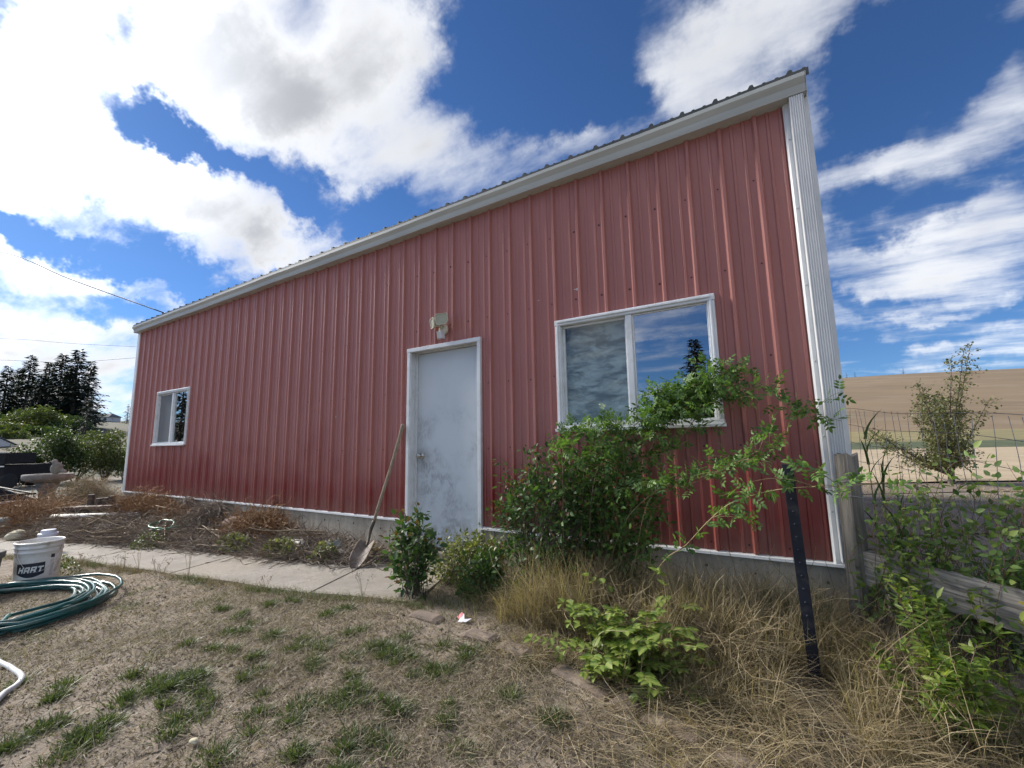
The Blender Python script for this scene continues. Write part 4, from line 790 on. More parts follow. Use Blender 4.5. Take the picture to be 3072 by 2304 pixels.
# fine gravel and clods in the yard
n = 11000; x, y = lawn_pts(n, 5.5, 10.8, -3.0, -1.0, rg); k = off_path(x, y); x, y = x[k], y[k]; n = len(x)
OCT_V = np.array([(1, 0, 0), (-1, 0, 0), (0, 1, 0), (0, -1, 0), (0, 0, .7), (0, 0, -.7)]) * 0.5
OCT_F = np.array([(0, 2, 4), (2, 1, 4), (1, 3, 4), (3, 0, 4), (2, 0, 5), (1, 2, 5), (3, 1, 5), (0, 3, 5)])
V, F = scatter(OCT_V, OCT_F, np.stack([x, y, gz(x, y) + 0.001], -1), rdir(n, rg), rdir(n, rg, 1.5), rg.uniform(0.004, 0.016, n) * (1 + 1.2 * (rg.random(n) < .03)))
tag(bigob('soil_clods', V, F, MT['thatch']), 'small clods and pebbles lying on the bare soil', 'soil', kind='stuff')
def heap(name, label, c, rx, ry, h, n, mat, L=(0.12, 0.45), rad=(0.0022, 0.0055), wob=0.45, seed=0, up=0.0):
    r = np.random.default_rng(seed); a = r.uniform(0, 6.28, n); q = np.sqrt(r.random(n)); x = c[0] + rx * q * np.cos(a); y = c[1] + ry * q * np.sin(a)
    z = bedz(x, y) + h * (1 - q ** 2) * r.random(n); d = rdir(n, r, up); d[:, 2] *= 0.45
    V, F = twigs(np.stack([x, y, z], -1), d, r.uniform(L[0], L[1], n), r.uniform(rad[0], rad[1], n), 7, wob, r, 0.08)
    V[:, 2] = np.maximum(V[:, 2], bedz(V[:, 0], V[:, 1]) + 0.001); V[:, 1] = np.minimum(V[:, 1], -0.012) if c[0] > 0.4 else V[:, 1]
    return tag(bigob(name, V, F, mat), label, 'debris', kind='thing')
heap('dead_vine_pile', 'orange-brown dead vine tangle against the foundation below the small window', (1.75, -0.30), 0.75, 0.28, 0.26, 1900, MT['drybrown'], seed=1)
heap('dead_vine_pile', 'flat orange-brown dead vine tangle beside the grey wall stone', (3.0, -0.20), 0.55, 0.16, 0.08, 600, MT['drybrown'], seed=8)
heap('dead_vine_pile', 'orange-brown dead vine tangle beside the round reddish stone', (5.0, -0.20), 0.55, 0.22, 0.24, 1900, MT['drybrown'], seed=2)
heap('root_pile', 'heap of dark grey-brown roots beside the pale green hose', (3.75, -0.20), 0.36, 0.24, 0.32, 1300, MT['drygrey'], (0.15, 0.4), (0.002, 0.006), 0.3, 3)
heap('brush_pile', 'low brown brush pile in front of the brown board', (-0.5, -1.15), 1.2, 0.55, 0.34, 2400, MT['drybrown'], (0.2, 0.6), (0.002, 0.006), 0.3, 4)
heap('brush_pile', 'tall tan dry weed heap left of the building corner', (-0.95, -0.30), 0.8, 0.40, 0.55, 2200, MT['straw'], (0.15, 0.5), (0.0015, 0.004), 0.35, 5, 0.8)
heap('brush_pile', 'dark brown brush beyond the birdbath foot', (-2.6, -1.0), 0.9, 0.4, 0.2, 900, MT['drygrey'], (0.2, 0.6), (0.002, 0.006), 0.3, 6)

# ================================================================== PLANTS NEAR THE WALL
CAMV = np.array(CAM)
def cane_mesh(mb, pts, r0=0.0035, r1=0.0012, n=5):
    P = spline(pts, 8); mb.tube(P, [r0 + (r1 - r0) * i / (len(P) - 1) for i in range(len(P))], n); return P
def compound(P, rng, every=0.045, L=0.034, npair=3, skip=0.0, spread=1.0):
    # alternate compound leaves along a cane: positions, directions, ups, sizes
    out = []; acc = 0.0; side = 1
    for a, b in zip(P[:-1], P[1:]):
        acc += (b - a).length
        if acc < every: continue
        acc = 0.0; side = -side
        if rng.random() < skip: continue
        d = (b - a).normalized(); u = d.cross(Vector((0, 0, 1)))
        if u.length < 0.05: u = Vector((1, 0, 0))
        u = u.normalized(); ang = rng.uniform(-1.3, 1.3); q = (u * side * math.cos(ang) + (d.cross(u)) * math.sin(ang) + d * 0.5 + Vector((0, 0, 0.25))).normalized() * spread
        ra = q.normalized(); sl = rng.uniform(0.05, 0.085); w = ra.cross(Vector(rng.normal(size=3))).normalized(); up = ra.cross(w)
        if up.z < 0: up = -up
        for k in range(npair):
            o = a + ra * sl * (0.30 + 0.55 * k / max(1, npair - 1 + 1e-6)) - Vector((0, 0, 0.012 * k / npair))
            for s in (-1, 1): out.append((o, (w * s + ra * 0.5).normalized(), up, L * rng.uniform(0.75, 1.15)))
        out.append((a + ra * sl, ra - Vector((0, 0, 0.3)), up, L * rng.uniform(1.0, 1.3)))
    return out
def arr(L): return (np.array([tuple(q[0]) for q in L]), np.array([tuple(q[1]) for q in L]), np.array([tuple(q[2]) for q in L]), np.array([q[3] for q in L]))
rr = np.random.default_rng(77)
rose = thing('climbing_rose', 'sprawling climbing rose with long arching canes reaching past the big window', 'shrub', (9.55, -0.42, -0.37))
CANES = [
 [(9.26,-.5,-.36),(9.28,-.52,-.1),(9.29,-.55,.46),(9.30,-.5,.71),(9.42,-.42,.82),(9.56,-.35,.89)],
 [(9.34,-.45,-.36),(9.36,-.45,-.1),(9.40,-.5,.31),(9.43,-.45,.65),(9.58,-.35,.82),(9.75,-.3,.86)],
 [(9.41,-.4,-.36),(9.41,-.4,-.1),(9.47,-.5,.36),(9.53,-.4,.62),(9.58,-.3,.75),(9.72,-.25,.94)],
 [(9.47,-.4,-.36),(9.48,-.4,-.1),(9.57,-.4,.33),(9.67,-.35,.52),(9.82,-.25,.80),(9.94,-.22,.97)],
 [(9.5,-.42,-.36),(9.56,-.45,-.07),(9.70,-.5,.22),(9.84,-.52,.40),(10.02,-.55,.49),(10.21,-.55,.53),(10.43,-.55,.64),(10.56,-.5,.72)],
 [(9.70,-.5,-.36),(9.86,-.6,-.08),(9.97,-.65,.07),(10.08,-.7,.17),(10.22,-.78,.32),(10.36,-.85,.42),(10.51,-.92,.50),(10.64,-.95,.52),(10.77,-.9,.52),(11.0,-.8,.52)],
 [(9.55,-.35,-.36),(9.58,-.35,-.1),(9.75,-.3,.46),(9.94,-.25,.90),(10.20,-.22,1.05),(10.46,-.22,1.06),(10.67,-.25,.92),(10.78,-.28,.88),(10.90,-.3,.84)],
 [(9.53,-.4,-.36),(9.55,-.4,-.09),(9.71,-.28,.57),(9.85,-.22,.88),(10.06,-.2,1.08),(10.25,-.18,1.16),(10.46,-.2,1.14)],
 [(9.65,-.45,-.36),(9.74,-.5,-.04),(9.88,-.5,.38),(10.12,-.45,.50),(10.34,-.45,.58),(10.48,-.5,.60)],
 [(9.5,-.35,-.36),(9.62,-.3,.3),(9.80,-.22,.78),(10.0,-.18,.98),(10.18,-.16,1.02),(10.34,-.2,.98)],
 [(9.55,-.35,-.36),(9.70,-.28,.4),(9.9,-.2,.84),(10.12,-.18,1.0),(10.30,-.16,1.08),(10.38,-.16,1.2)],
 [(9.4,-.4,-.36),(9.5,-.35,.3),(9.62,-.28,.72),(9.80,-.22,.90),(10.0,-.2,.93),(10.15,-.2,.90)],
 [(9.6,-.4,-.36),(9.78,-.35,.2),(9.95,-.3,.6),(10.1,-.25,.85),(10.25,-.22,.97),(10.5,-.22,.96)],
]
LV = []
for i, c in enumerate(CANES):
    P = cane_mesh(mbc := MB(), [Vector(q) + Vector(rr.normal(size=3)) * 0.01 for q in c], 0.0042 if i in (4, 5, 6) else 0.0034)
    mbc.build('cane', MT['cane'] if i in (4, 5, 6, 7, 8) else MT['drycane'], rose, smooth=True)
    hi = [p for p in P if p.z > (0.10 if i < 4 else 0.0)]
    LV += compound(hi, rr, 0.026 if i not in (4, 5) else 0.036, 0.031 if i != 5 else 0.034)
    for k in range((10 if i not in (4, 5, 6, 8) else 7) if i < 6 else 13):                 # side shoots
        a = hi[int(len(hi) * rr.uniform(0.25, 0.98))]; d = Vector(rr.normal(size=3)); d.y = -abs(d.y) * 0.5 + 0.05; d.z = abs(d.z) * 0.3; d = d.normalized()
        L = rr.uniform(0.10, 0.26); S = [a + d * L * t + Vector((0, 0, 0.3 * L * (t - 1.3 * t * t))) for t in (0, .33, .66, 1)]
        S = [Vector((p.x, min(p.y, -0.05), p.z)) for p in S]
        sm = MB(); Q = cane_mesh(sm, S, 0.0018, 0.0008, 4); sm.build('side_shoot', MT['cane'], rose, smooth=True)
        LV += compound(Q, rr, 0.028, 0.031)
A = arr(LV); A = (np.stack([A[0][:, 0], np.minimum(A[0][:, 1], -0.045), A[0][:, 2]], -1),) + A[1:]
ROSE_V = LEAF_V * np.array([1, 0.85, 1.2])
plant_leaves(rose, *A, MT['rose'], 300, tV=ROSE_V)

def bushy(name, label, base, cen, rad, nst, nlf, size, mat, nobj, seed, tips=None, stem=0.004, tipfrac=0.0, cat='shrub', upb=0.3, ymax=-0.04, tV=LEAF_V, tF=LEAF_F, stemmat='bark', shell=0.55, low=0.35):
    r = np.random.default_rng(seed); root = thing(name, label, cat, base); ends = []
    cen = np.array(cen); rad = np.array(rad); q = rdir(nst, r, upb); e = cen + q * rad * r.uniform(shell, 1.0, (nst, 1)); e[:, 1] = np.minimum(e[:, 1], ymax)
    mb = MB(); P, D, U, S, T = [], [], [], [], []
    for i in range(nst):
        b = Vector(base) + Vector((r.normal() * rad[0] * 0.22, r.normal() * rad[1] * 0.22, 0)); t = Vector(e[i]); m_ = (b + t) * 0.5 + Vector((0, 0, 0.12 * rad[2]))
        path = spline([b, m_, t], 6); mb.tube(path, [stem * (1 - 0.75 * k / (len(path) - 1)) for k in range(len(path))], 4, False)
        k0 = int(len(path) * low); per = max(1, nlf // nst)
        for k in range(per):
            f = r.uniform(0.25, 1.0) ** 0.6; p = path[min(len(path) - 1, int(k0 + (len(path) - k0) * f))]; d = Vector(rdir(1, r)[0]); d = (d + (t - b).normalized() * 0.6).normalized()
            pp = np.array(p) + np.array(d) * r.uniform(0.005, 0.06 * max(1, size / 0.035)); pp[1] = min(pp[1], ymax); P.append(pp); D.append(np.array(d) + [0, 0, -0.15]); U.append(rdir(1, r, 1.6)[0]); S.append(size * r.uniform(0.5, 1.4)); T.append(f > 0.93 and r.random() < tipfrac)
    mb.build('stems', MT[stemmat], root)
    P, D, U, S, T = map(np.array, (P, D, U, S, T)); T = T.astype(bool)
    if tips is not None and T.any():
        V, F = scatter(tV, tF, P[T], D[T], U[T], S[T] * 0.8); bigob('young_leaves', V, F, tips, root); P, D, U, S = P[~T], D[~T], U[~T], S[~T]
    plant_leaves(root, P, D, U, S, mat, nobj, tV=tV, tF=tF); return root
bushy('leafy_shrub', 'dense dark green rounded shrub growing against the wall beside the door', (9.1, -0.42, -0.37), (9.14, -0.44, 0.22), (0.50, 0.32, 0.60), 260, 6200, 0.036, MT['shrub'], 300, 31, MT['shrubtip'], 0.004, 0.5, upb=0.15)
bushy('rose_thicket', 'dense thicket of rose leaves below the big window, right of the wall shrub', (9.55, -0.36, -0.37), (9.62, -0.36, 0.30), (0.34, 0.24, 0.50), 120, 2200, 0.040, MT['rose'], 200, 35, None, 0.003, 0.0, upb=0.1, stemmat='cane')
bushy('door_shrub', 'small upright dark leafy shrub with reddish tips in front of the door', (8.18, -0.82, -0.37), (8.14, -0.80, -0.06), (0.21, 0.19, 0.36), 46, 860, 0.052, MT['shrub'], 260, 32, MT['shrubtip'], 0.004, 0.7, upb=0.2, low=0.1)
bushy('low_shrub', 'low yellow-green small-leaved shrub spreading below the door', (8.30, -0.34, -0.37), (8.36, -0.36, -0.22), (0.44, 0.30, 0.27), 150, 3400, 0.028, MT['lowshrub'], 150, 33, upb=0.4, ymax=-0.06)
bushy('low_shrub', 'low dark leafy shrub between the door shrub and the dense wall shrub', (8.62, -0.55, -0.37), (8.64, -0.55, -0.24), (0.20, 0.20, 0.20), 40, 640, 0.038, MT['shrub'], 120, 34, upb=0.3)
# bright variegated plant on the lawn edge
vp = thing('variegated_plant', 'bright yellow-green variegated leafy plant at the lawn edging', 'plant', (9.82, -1.02, -0.37))
r = np.random.default_rng(41); P, D, U, S = [], [], [], []; mb = MB()
for i in range(78):
    b = Vector((9.86 + r.normal() * 0.12, -1.04 + r.normal() * 0.14, -0.38)); a = r.uniform(-math.pi, 0.4); L = r.uniform(0.07, 0.24); hgt = r.uniform(0.05, 0.36) * (1.25 if b.y > -0.95 else 0.85)
    t = b + Vector((math.cos(a) * L, math.sin(a) * L * 0.9, hgt)); path = spline([b, b + Vector((math.cos(a) * L * .35, math.sin(a) * L * .3, hgt * .8)), t], 6); mb.tube(path, [0.0028 - 0.0016 * k / (len(path) - 1) for k in range(len(path))], 4, False)
    for k in range(2, len(path), 2):
        p = path[k]; dd = (path[k] - path[k - 1]).normalized(); w = dd.cross(Vector((0, 0, 1))).normalized()
        for s in (-1, 1):
            P.append(tuple(p)); D.append(tuple(w * s + dd * 0.6 + Vector((0, 0, r.uniform(-.35, .25))))); U.append(tuple(rdir(1, r, 3.5)[0])); S.append(r.uniform(0.042, 0.068))
    P.append(tuple(path[-1])); D.append(tuple(dd + Vector((0, 0, -.2)))); U.append(tuple(rdir(1, r, 3.5)[0])); S.append(r.uniform(0.03, 0.05))
mb.build('stems', MT['cane'], vp); VAR_V = LEAF_V * np.array([1, 1.15, 1.3])
plant_leaves(vp, P, D, U, S, MT['varieg'], 300, tV=VAR_V, attr=True)
# pale ground cover and weeds along the path
for i, (x, y, rx, ry, n, mt, lab) in enumerate(((5.2, -0.60, .38, .13, 420, 'cover', 'pale green ground cover in front of the reddish stone'), (5.95, -0.50, .30, .14, 420, 'cover', 'pale green ground cover around the broken downspout piece'), (6.62, -0.46, .17, .13, 260, 'cover', 'pale green ground cover patch beside the shovel blade'),
        (3.85, -0.92, .30, .17, 520, 'grass', 'feathery green weed spilling onto the concrete path'), (2.15, -1.42, .17, .12, 320, 'grass', 'upright green weed behind the white bucket'), (2.05, -0.28, .25, .12, 160, 'lowshrub', 'yellowing weed by the foundation under the small window'), (4.45, -1.85, .30, .16, 420, 'grass', 'green weeds growing between the bucket and the path'), (7.0, -0.22, .22, .10, 160, 'straw', 'dry weed beside the shovel at the footing'))):
    r = np.random.default_rng(60 + i); root = thing('weed_patch', lab, 'plant', (x, y, float(max(bz(x, y), gz(x, y)) if x < 7.2 else gz(x, y))))
    a = r.uniform(0, 6.28, n); q = np.sqrt(r.random(n)); X_ = x + rx * q * np.cos(a); Y_ = y + ry * q * np.sin(a); zb = np.where(Y_ > bed_edge(X_), bedz(X_, Y_), gz(X_, Y_)); H = (0.15 if mt in ('cover', 'lowshrub', 'straw') else 0.19) * (1.1 - q * q) * r.uniform(.3, 1, n)
    P = np.stack([X_, Y_, zb + H], -1); mb = MB()
    for k in range(0, n, 6): mb.tube([(X_[k], Y_[k], zb[k] - 0.01), tuple(P[k])], 0.0012, 3, False)
    tag(mb.build('stems', MT['cane'], root), kind='stuff'); plant_leaves(root, P, rdir(n, r, .3), rdir(n, r, 2), r.uniform(0.03, 0.055, n) if mt != 'grass' else r.uniform(0.015, 0.035, n), MT[mt], 60 if mt == 'cover' else 0)
# thin seed-head weeds standing at the path edge
sw = MB(); r = np.random.default_rng(81)
for i, (x, y) in enumerate(((5.0, -1.56), (5.05, -1.53), (5.6, -1.47), (5.65, -1.44), (4.55, -1.7), (4.62, -1.62), (7.9, -1.05), (6.1, -1.42), (5.3, -1.5), (7.05, -1.28), (4.7, -1.75))):
    z = float(gz(x, y)); h = r.uniform(0.12, 0.30)
    for k in range(4):
        t = Vector((x + r.normal() * .04, y + r.normal() * .03, z + h * r.uniform(.6, 1))); sw.tube([(x, y, z), ((x + t.x) / 2, (y + t.y) / 2, (z + t.z) / 2 + .02), t], 0.0013, 3, False)
        for j in range(5): q = t + Vector(r.normal(size=3)) * .012; sw.tube([q, q + Vector((0, 0, .008))], [.003, .002], 3)
tag(sw.build('seed_stalks', MT['drycane']), 'thin dry seed stalks along the lawn side of the path', 'weeds', kind='stuff')

# ================================================================== FENCE AND CORNER PLANTS
F0 = Vector((10.93, -0.25)); FD = Vector((0.936, -0.353))
def fp(s, z, off=0.0): return Vector((F0.x + FD.x * s - FD.y * off, F0.y + FD.y * s + FD.x * off, z))
wf = thing('wire_fence', 'sagging galvanised wire mesh fence behind the wooden rails', 'fence', (10.95, -0.25, -0.45)); r = np.random.default_rng(5)
W0, W1 = Vector((11.88, 0.0)), Vector((10.95, 4.0)); WD = (W1 - W0).normalized()
def wp_(s, z, off=0.0): return (W0.x + WD.x * s - WD.y * off, W0.y + WD.y * s + WD.x * off, z)
for zl, zr in ((.84, 1.03), (.695, .86), (.53, .69), (.36, .50), (.21, .30), (.05, .10), (-.10, -.05), (-.24, -.18)):
    MB().tube([wp_(s_, zl + (zr - zl) * (s_ - .35) / 2.2 + 0.014 * math.sin(s_ * 3 + zl * 7), 0.02 * math.sin(s_ * 2.3 + zl * 5)) for s_ in np.linspace(-0.9, 4.0, 26)], 0.0022, 5).build('line_wire', MT['wire'], wf, smooth=True)
for k in range(33):
    s_ = -0.88 + k * 0.152; dz = (s_ - .35) / 2.2; pts = []
    for t in np.linspace(0, 1, 9): pts.append(wp_(s_ + 0.012 * math.sin(t * 6 + k) + (0.05 * math.exp(-((t - .3) / .1) ** 2) if k in (8, 13) else 0), (.84 + .19 * dz) * (1 - t) + (-.24 + .06 * dz) * t, 0.02 * math.sin(s_ * 2.3 + t * 4 + k)))
    MB().tube(pts, 0.002, 5).build('stay_wire', MT['wire'], wf, smooth=True)
def plank(name, label, a, b, wdt, th, mat, seed, cat='board'):
    # a warped weathered board between two centre points
    r = np.random.default_rng(seed); a, b = Vector(a), Vector(b); d = (b - a).normalized(); s = d.cross(Vector((0, 0, 1))).normalized(); u = s.cross(d); n = 16; V = []
    for i in range(n + 1):
        t = i / n; c = a + (b - a) * t + u * 0.006 * math.sin(t * 7 + seed) + s * 0.004 * math.sin(t * 5); e1 = r.uniform(-.006, .006); e2 = r.uniform(-.006, .006)
        V += [c + u * (wdt / 2 + e1) - s * th / 2, c + u * (wdt / 2 + e1) + s * th / 2, c - u * (wdt / 2 + e2) + s * th / 2, c - u * (wdt / 2 + e2) - s * th / 2]
    F = [(i * 4 + j, i * 4 + (j + 1) % 4, i * 4 + 4 + (j + 1) % 4, i * 4 + 4 + j) for i in range(n) for j in range(4)] + [(3, 2, 1, 0), (n * 4, n * 4 + 1, n * 4 + 2, n * 4 + 3)]
    o = MB().add(V, F).build(name, mat, None, bevel=0.004)
    return tag(o, label, cat) if label else o
m, nt, p, o = newmat('weathered_rail_wood'); oc = nd(nt, 'ShaderNodeTexCoord').outputs['Object']; sx_ = nd(nt, 'ShaderNodeSeparateXYZ', {0: oc})
co = nd(nt, 'ShaderNodeCombineXYZ', {0: mth(nt, 'MULTIPLY', sx_.outputs[0], 1.5), 1: 0.0, 2: mth(nt, 'MULTIPLY', mth(nt, 'ADD', sx_.outputs[2], mth(nt, 'MULTIPLY', sx_.outputs[0], 0.2)), 26.0)}).outputs[0]
a1 = noise(nt, co, 2.2, 6, 0.65, 0.4).outputs[0]; a2 = noise(nt, oc, 5.0, 4, 0.6).outputs[0]
c = mix(nt, ramp(nt, a1, 0.32, 0.66), (0.44, 0.40, 0.35), (0.17, 0.15, 0.13)); c = mix(nt, mth(nt, 'MULTIPLY', ramp(nt, a2, 0.5, 0.7), 0.5), c, (0.22, 0.18, 0.14)); setc(nt, p, c); p.inputs['Roughness'].default_value = 0.9; bump(nt, p, a1, 0.8, 0.008); MT['rail'] = m
plank('fence_rail', 'upper weathered grey fence board with frayed edge', fp(-0.02, 0.045, -0.035), fp(1.9, -0.20, -0.035), 0.18, 0.038, MT['rail'], 1)
plank('fence_rail', 'lower weathered grey fence board sloping into the weeds', fp(-0.06, -0.235, -0.03), fp(1.9, -1.08, -0.03), 0.155, 0.038, MT['rail'], 2)
plank('corner_board', 'short upright grey board at the foundation corner', (11.045, -0.045, -0.50), (11.045, -0.035, -0.03), 0.10, 0.03, MT['wood_post'], 3)
pb = MB(); r = np.random.default_rng(9); n = 20; zs = [-0.7, -0.3, 0.0, 0.3, 0.55, 0.645]; V = []
for z in zs:
    for j in range(n):
        a = 2 * math.pi * j / n; q = 0.053 * (1 + 0.05 * math.sin(3 * a) + 0.03 * math.sin(7 * a + 1)); V.append((10.89 + q * math.cos(a) + 0.01 * z, -0.255 + q * math.sin(a), z + (0.008 * math.sin(3 * a + 1) + 0.006 * math.sin(7 * a) if z > 0.6 else 0)))
F = [(i * n + j, i * n + (j + 1) % n, (i + 1) * n + (j + 1) % n, (i + 1) * n + j) for i in range(len(zs) - 1) for j in range(n)]; V.append((10.90, -0.255, 0.635)); F += [((len(zs) - 1) * n + j, (len(zs) - 1) * n + (j + 1) % n, len(V) - 1) for j in range(n)]
wpost = thing('wooden_post', 'weathered round wooden fence post beside the downspout', 'post', (10.89, -0.255, -0.45)); pb.add(V, F).build('post', MT['wood_post'], wpost)
for z in (0.50, 0.42): MB().tube([(10.89 + .057 * math.cos(a) + .004, -0.255 + .057 * math.sin(a), z + 0.004 * math.sin(a * 3)) for a in np.linspace(0, 6.28, 21)], 0.0016, 4).build('wire_wrap', MT['wire'], wpost)
# black steel T-post
tp = thing('steel_post', 'black steel T-post standing in the dry grass in front of the wall', 'post', (10.635, -0.82, -0.40))
def tpt(x, y, z): t = (z + 0.4) / 1.02; return (10.637 - 0.028 * t + x, -0.82 + y, z)
prof = [(-.024, 0), (.024, 0), (.024, .005), (.004, .006), (.004, .034), (-.004, .034), (-.004, .006), (-.024, .005)]
V = [tpt(x, y, z) for z in (-0.62, 0.0, 0.615) for x, y in prof]; n = 8
MB().add(V, [(i * n + j, i * n + (j + 1) % n, (i + 1) * n + (j + 1) % n, (i + 1) * n + j) for i in range(2) for j in range(n)] + [tuple(reversed(range(n))), tuple(2 * n + j for j in range(n))]).build('post', MT['black_steel'], tp, bevel=0.0015)
for k in range(17):
    z = -0.36 + k * 0.058; x, y, _ = tpt(0, 0, z); MB().lathe([(0.006, 0), (0.005, 0.005), (0.002, 0.007)], (x, y, z), 8, Matrix.Rotation(R(90), 3, 'X')).build('stud', MT['black_steel'], tp)
tag(rock('rock', (10.735, -0.50, -0.375), (0.085, 0.10, 0.05), MT['stone_b'], None, 4), 'flat blue-grey rock behind the foot of the black post', 'rock')
MB_ = MB().tube([(11.08, -0.12, -0.16), (11.10, -0.22, -0.17), (11.12, -0.30, -0.19)], 0.05, 16); tag(MB_.build('drain_pipe', MT['black_plastic'], None, smooth=True), 'black drain pipe end poking out below the upper fence board', 'pipe')
# vine on the post
vn = thing('post_vine', 'leafy vine climbing the wooden post and wire mesh', 'plant', (10.97, -0.33, -0.42)); r = np.random.default_rng(14); LV = []
for i in range(58):
    x = 10.88 + r.uniform(-.02, .52); y = -0.36 + r.normal() * .05; h = r.uniform(0.1, 0.62); pts = [Vector((x, y, -0.40))] + [Vector((x + r.normal() * .06 + .05 * k, y + r.normal() * .04, -0.40 + (h + .4) * k / 4)) for k in range(1, 5)]
    if i % 3 == 0: pts.append(pts[-1] + Vector((r.uniform(.05, .16), r.normal() * .05, r.uniform(-.08, .03))))
    sm = MB(); P = cane_mesh(sm, pts, 0.002, 0.0009, 4); sm.build('vine_stem', MT['redstem'], vn, smooth=True); LV += compound([p for p in P if p.z > -0.2], r, 0.042, 0.036, 1)
plant_leaves(vn, *arr(LV), MT['vine'], 300)
# goldenrod-like plants in front of the rails
gd = [(11.00, -0.90, .34, 8, 'bushy bright green lance-leaved plant in front of the lower rail'), (11.10, -0.86, .50, 11, 'broad bright green lance-leaved plant in front of both fence rails'), (11.28, -0.80, .42, 9, 'bright green lance-leaved plant at the frame corner by the lower rail'), (11.02, -0.98, .30, 6, 'short bright green lance-leaved plant over the dry grass'), (11.10, -0.58, .58, 7, 'tall bright green lance-leaved plant beside the wooden post'), (11.46, -0.62, .60, 6, 'tall lance-leaved plant at the frame edge above the upper rail')]
LANCE_V = LEAF_V * np.array([1, 0.55, 0.8])
for i, (x, y, h, ns, lab) in enumerate(gd):
    r = np.random.default_rng(90 + i); z0 = float(gz(x, y)); root = thing('lance_leaf_plant', lab, 'plant', (x, y, z0)); P, D, U, S = [], [], [], []; mb = MB()
    for k in range(ns):
        b = Vector((x + r.normal() * .04, y + r.normal() * .04, z0 - .01)); t = b + Vector((r.normal() * .10 - .02, r.normal() * .08, h * r.uniform(.6, 1.1))); path = spline([b, (b + t) / 2 + Vector((r.normal() * .02, r.normal() * .02, .03)), t], 14); mb.tube(path, [.0026 - .0014 * q / (len(path) - 1) for q in range(len(path))], 4, False)
        for q in range(6, len(path)):
            for _ in range(2): d = Vector(rdir(1, r)[0]); d.z = abs(d.z) * .5 - .05; P.append(tuple(path[q])); D.append(tuple(d)); U.append(tuple(rdir(1, r, 2.5)[0])); S.append(r.uniform(.032, .06))
    mb.build('stems', MT['redstem'], root); plant_leaves(root, P, D, U, S, MT['golden'], 150, tV=LANCE_V)
for i, (x, y, z, lab) in enumerate(((10.985, -0.52, 0.02, 'single yellow leaf caught beside the fence post'), (11.14, -0.90, -0.30, 'single yellow leaf low in the lance-leaved plants'), (11.32, -0.78, -0.16, 'single yellow leaf near the lower rail'), (9.08, -2.30, -0.365, 'fallen yellow leaf on the bare soil'), (11.36, -.66, .06, 'single yellow leaf above the upper rail'))):
    V, F = scatter(LEAF_V, LEAF_F, [(x, y, z)], [(1, .2, -.3)], [(0, -.5, 1)], [0.045]); tag(bigob('yellow_leaf', V, F, MT['yellowleaf']), lab, 'leaf', 'yellow fallen leaves')
# reed-like plant, dry stalks and long grass behind the mesh
rd = thing('reed_plant', 'tall reed-like plant with long pointed leaves behind the wire mesh', 'plant', (11.05, 0.13, -0.40)); r = np.random.default_rng(3)
for k in range(3):
    b = Vector((11.05 + .035 * k, .13 + .03 * k, -.40)); t = b + Vector((-.01 + .03 * k, 0, 1.20 - .22 * k)); MB().tube([b, (b + t) / 2, t], [.005, .004, .002], 6).build('stem', MT['cane'], rd)
    for q in range(9):
        f = .42 + .065 * q; p = b + (t - b) * f; a = r.uniform(0, 6.28); Ld = r.uniform(.16, .26); V, F = blades(np.array([tuple(p)]), np.array([Ld]), np.array([.016]), np.array([(math.cos(a) * .55, math.sin(a) * .35)]), 5, 1.0, r); bigob('leaf', V, F, MT['grass2'], rd)
for i, (x, y, h, lab) in enumerate(((11.25, -0.10, .92, 'tan dry grass stalk with drooping seed head behind the mesh'), (11.33, -.05, .78, 'thin tan dry stalk behind the mesh near the small tree'), (11.18, -0.30, .60, 'short tan dry stalk leaning over the upper board'), (11.42, -.20, .85, 'dark dry stalk rising beside the upper board'))):
    st = thing('dry_stalk', lab, 'plant', (x, y, -.45)); t = Vector((x + .05 * (i - 1), y, -.45 + h)); MB().tube([(x, y, -.45), (x + .01, y, -.45 + h * .6), t], [.003, .0025, .0015], 5).build('stem', MT['drycane'] if i < 3 else MT['redstem'], st)
    hd = MB(); r = np.random.default_rng(i)
    for k in range(26): q = t + Vector((.05 * k / 26 + r.normal() * .01, r.normal() * .012, -.05 * (k / 26) ** 2 * 2 + r.normal() * .012)); hd.tube([q, q + Vector((.004, 0, -.014))], [.0035, .001], 4)
    hd.build('seed_head', MT['drycane'], st)
n = 2600; r = np.random.default_rng(12); x = r.uniform(11.0, 13.2, n); y = r.uniform(-0.1, 1.9, n); k = y < 0.2 + (x - 10.6) * 0.9; x, y = x[k], y[k]; n = len(x); hh = r.uniform(.15, .5, n)
V, F = blades(np.stack([x, y, gz(x, y)], -1), hh, r.uniform(.006, .013, n), r.normal(size=(n, 2)) * .45, 4, 1.0, r); tag(bigob('long_grass', V, F, MT['grass2']), 'long lush green grass blades growing behind the wire fence', 'grass', kind='stuff')

n = 9000; r = np.random.default_rng(16); aa = r.uniform(3.2, 11.5, n); bb_ = r.uniform(0.3, 1.25, n) * aa; x, y = site(aa, bb_); k = (x > 11.3) & keepmask(x, y, -0.1, 1.2) ; x, y = x[k], y[k]; n = len(x); hh = r.uniform(.03, .14, n)
V, F = blades(np.stack([x, y, np.full(n, -.345)], -1), hh, r.uniform(.005, .012, n), r.normal(size=(n, 2)) * .8, 3, 1.0, r); tag(bigob('verge_grass', V, F, MT['straw']), 'sparse dry grass on the grey track past the fence', 'grass', kind='stuff')
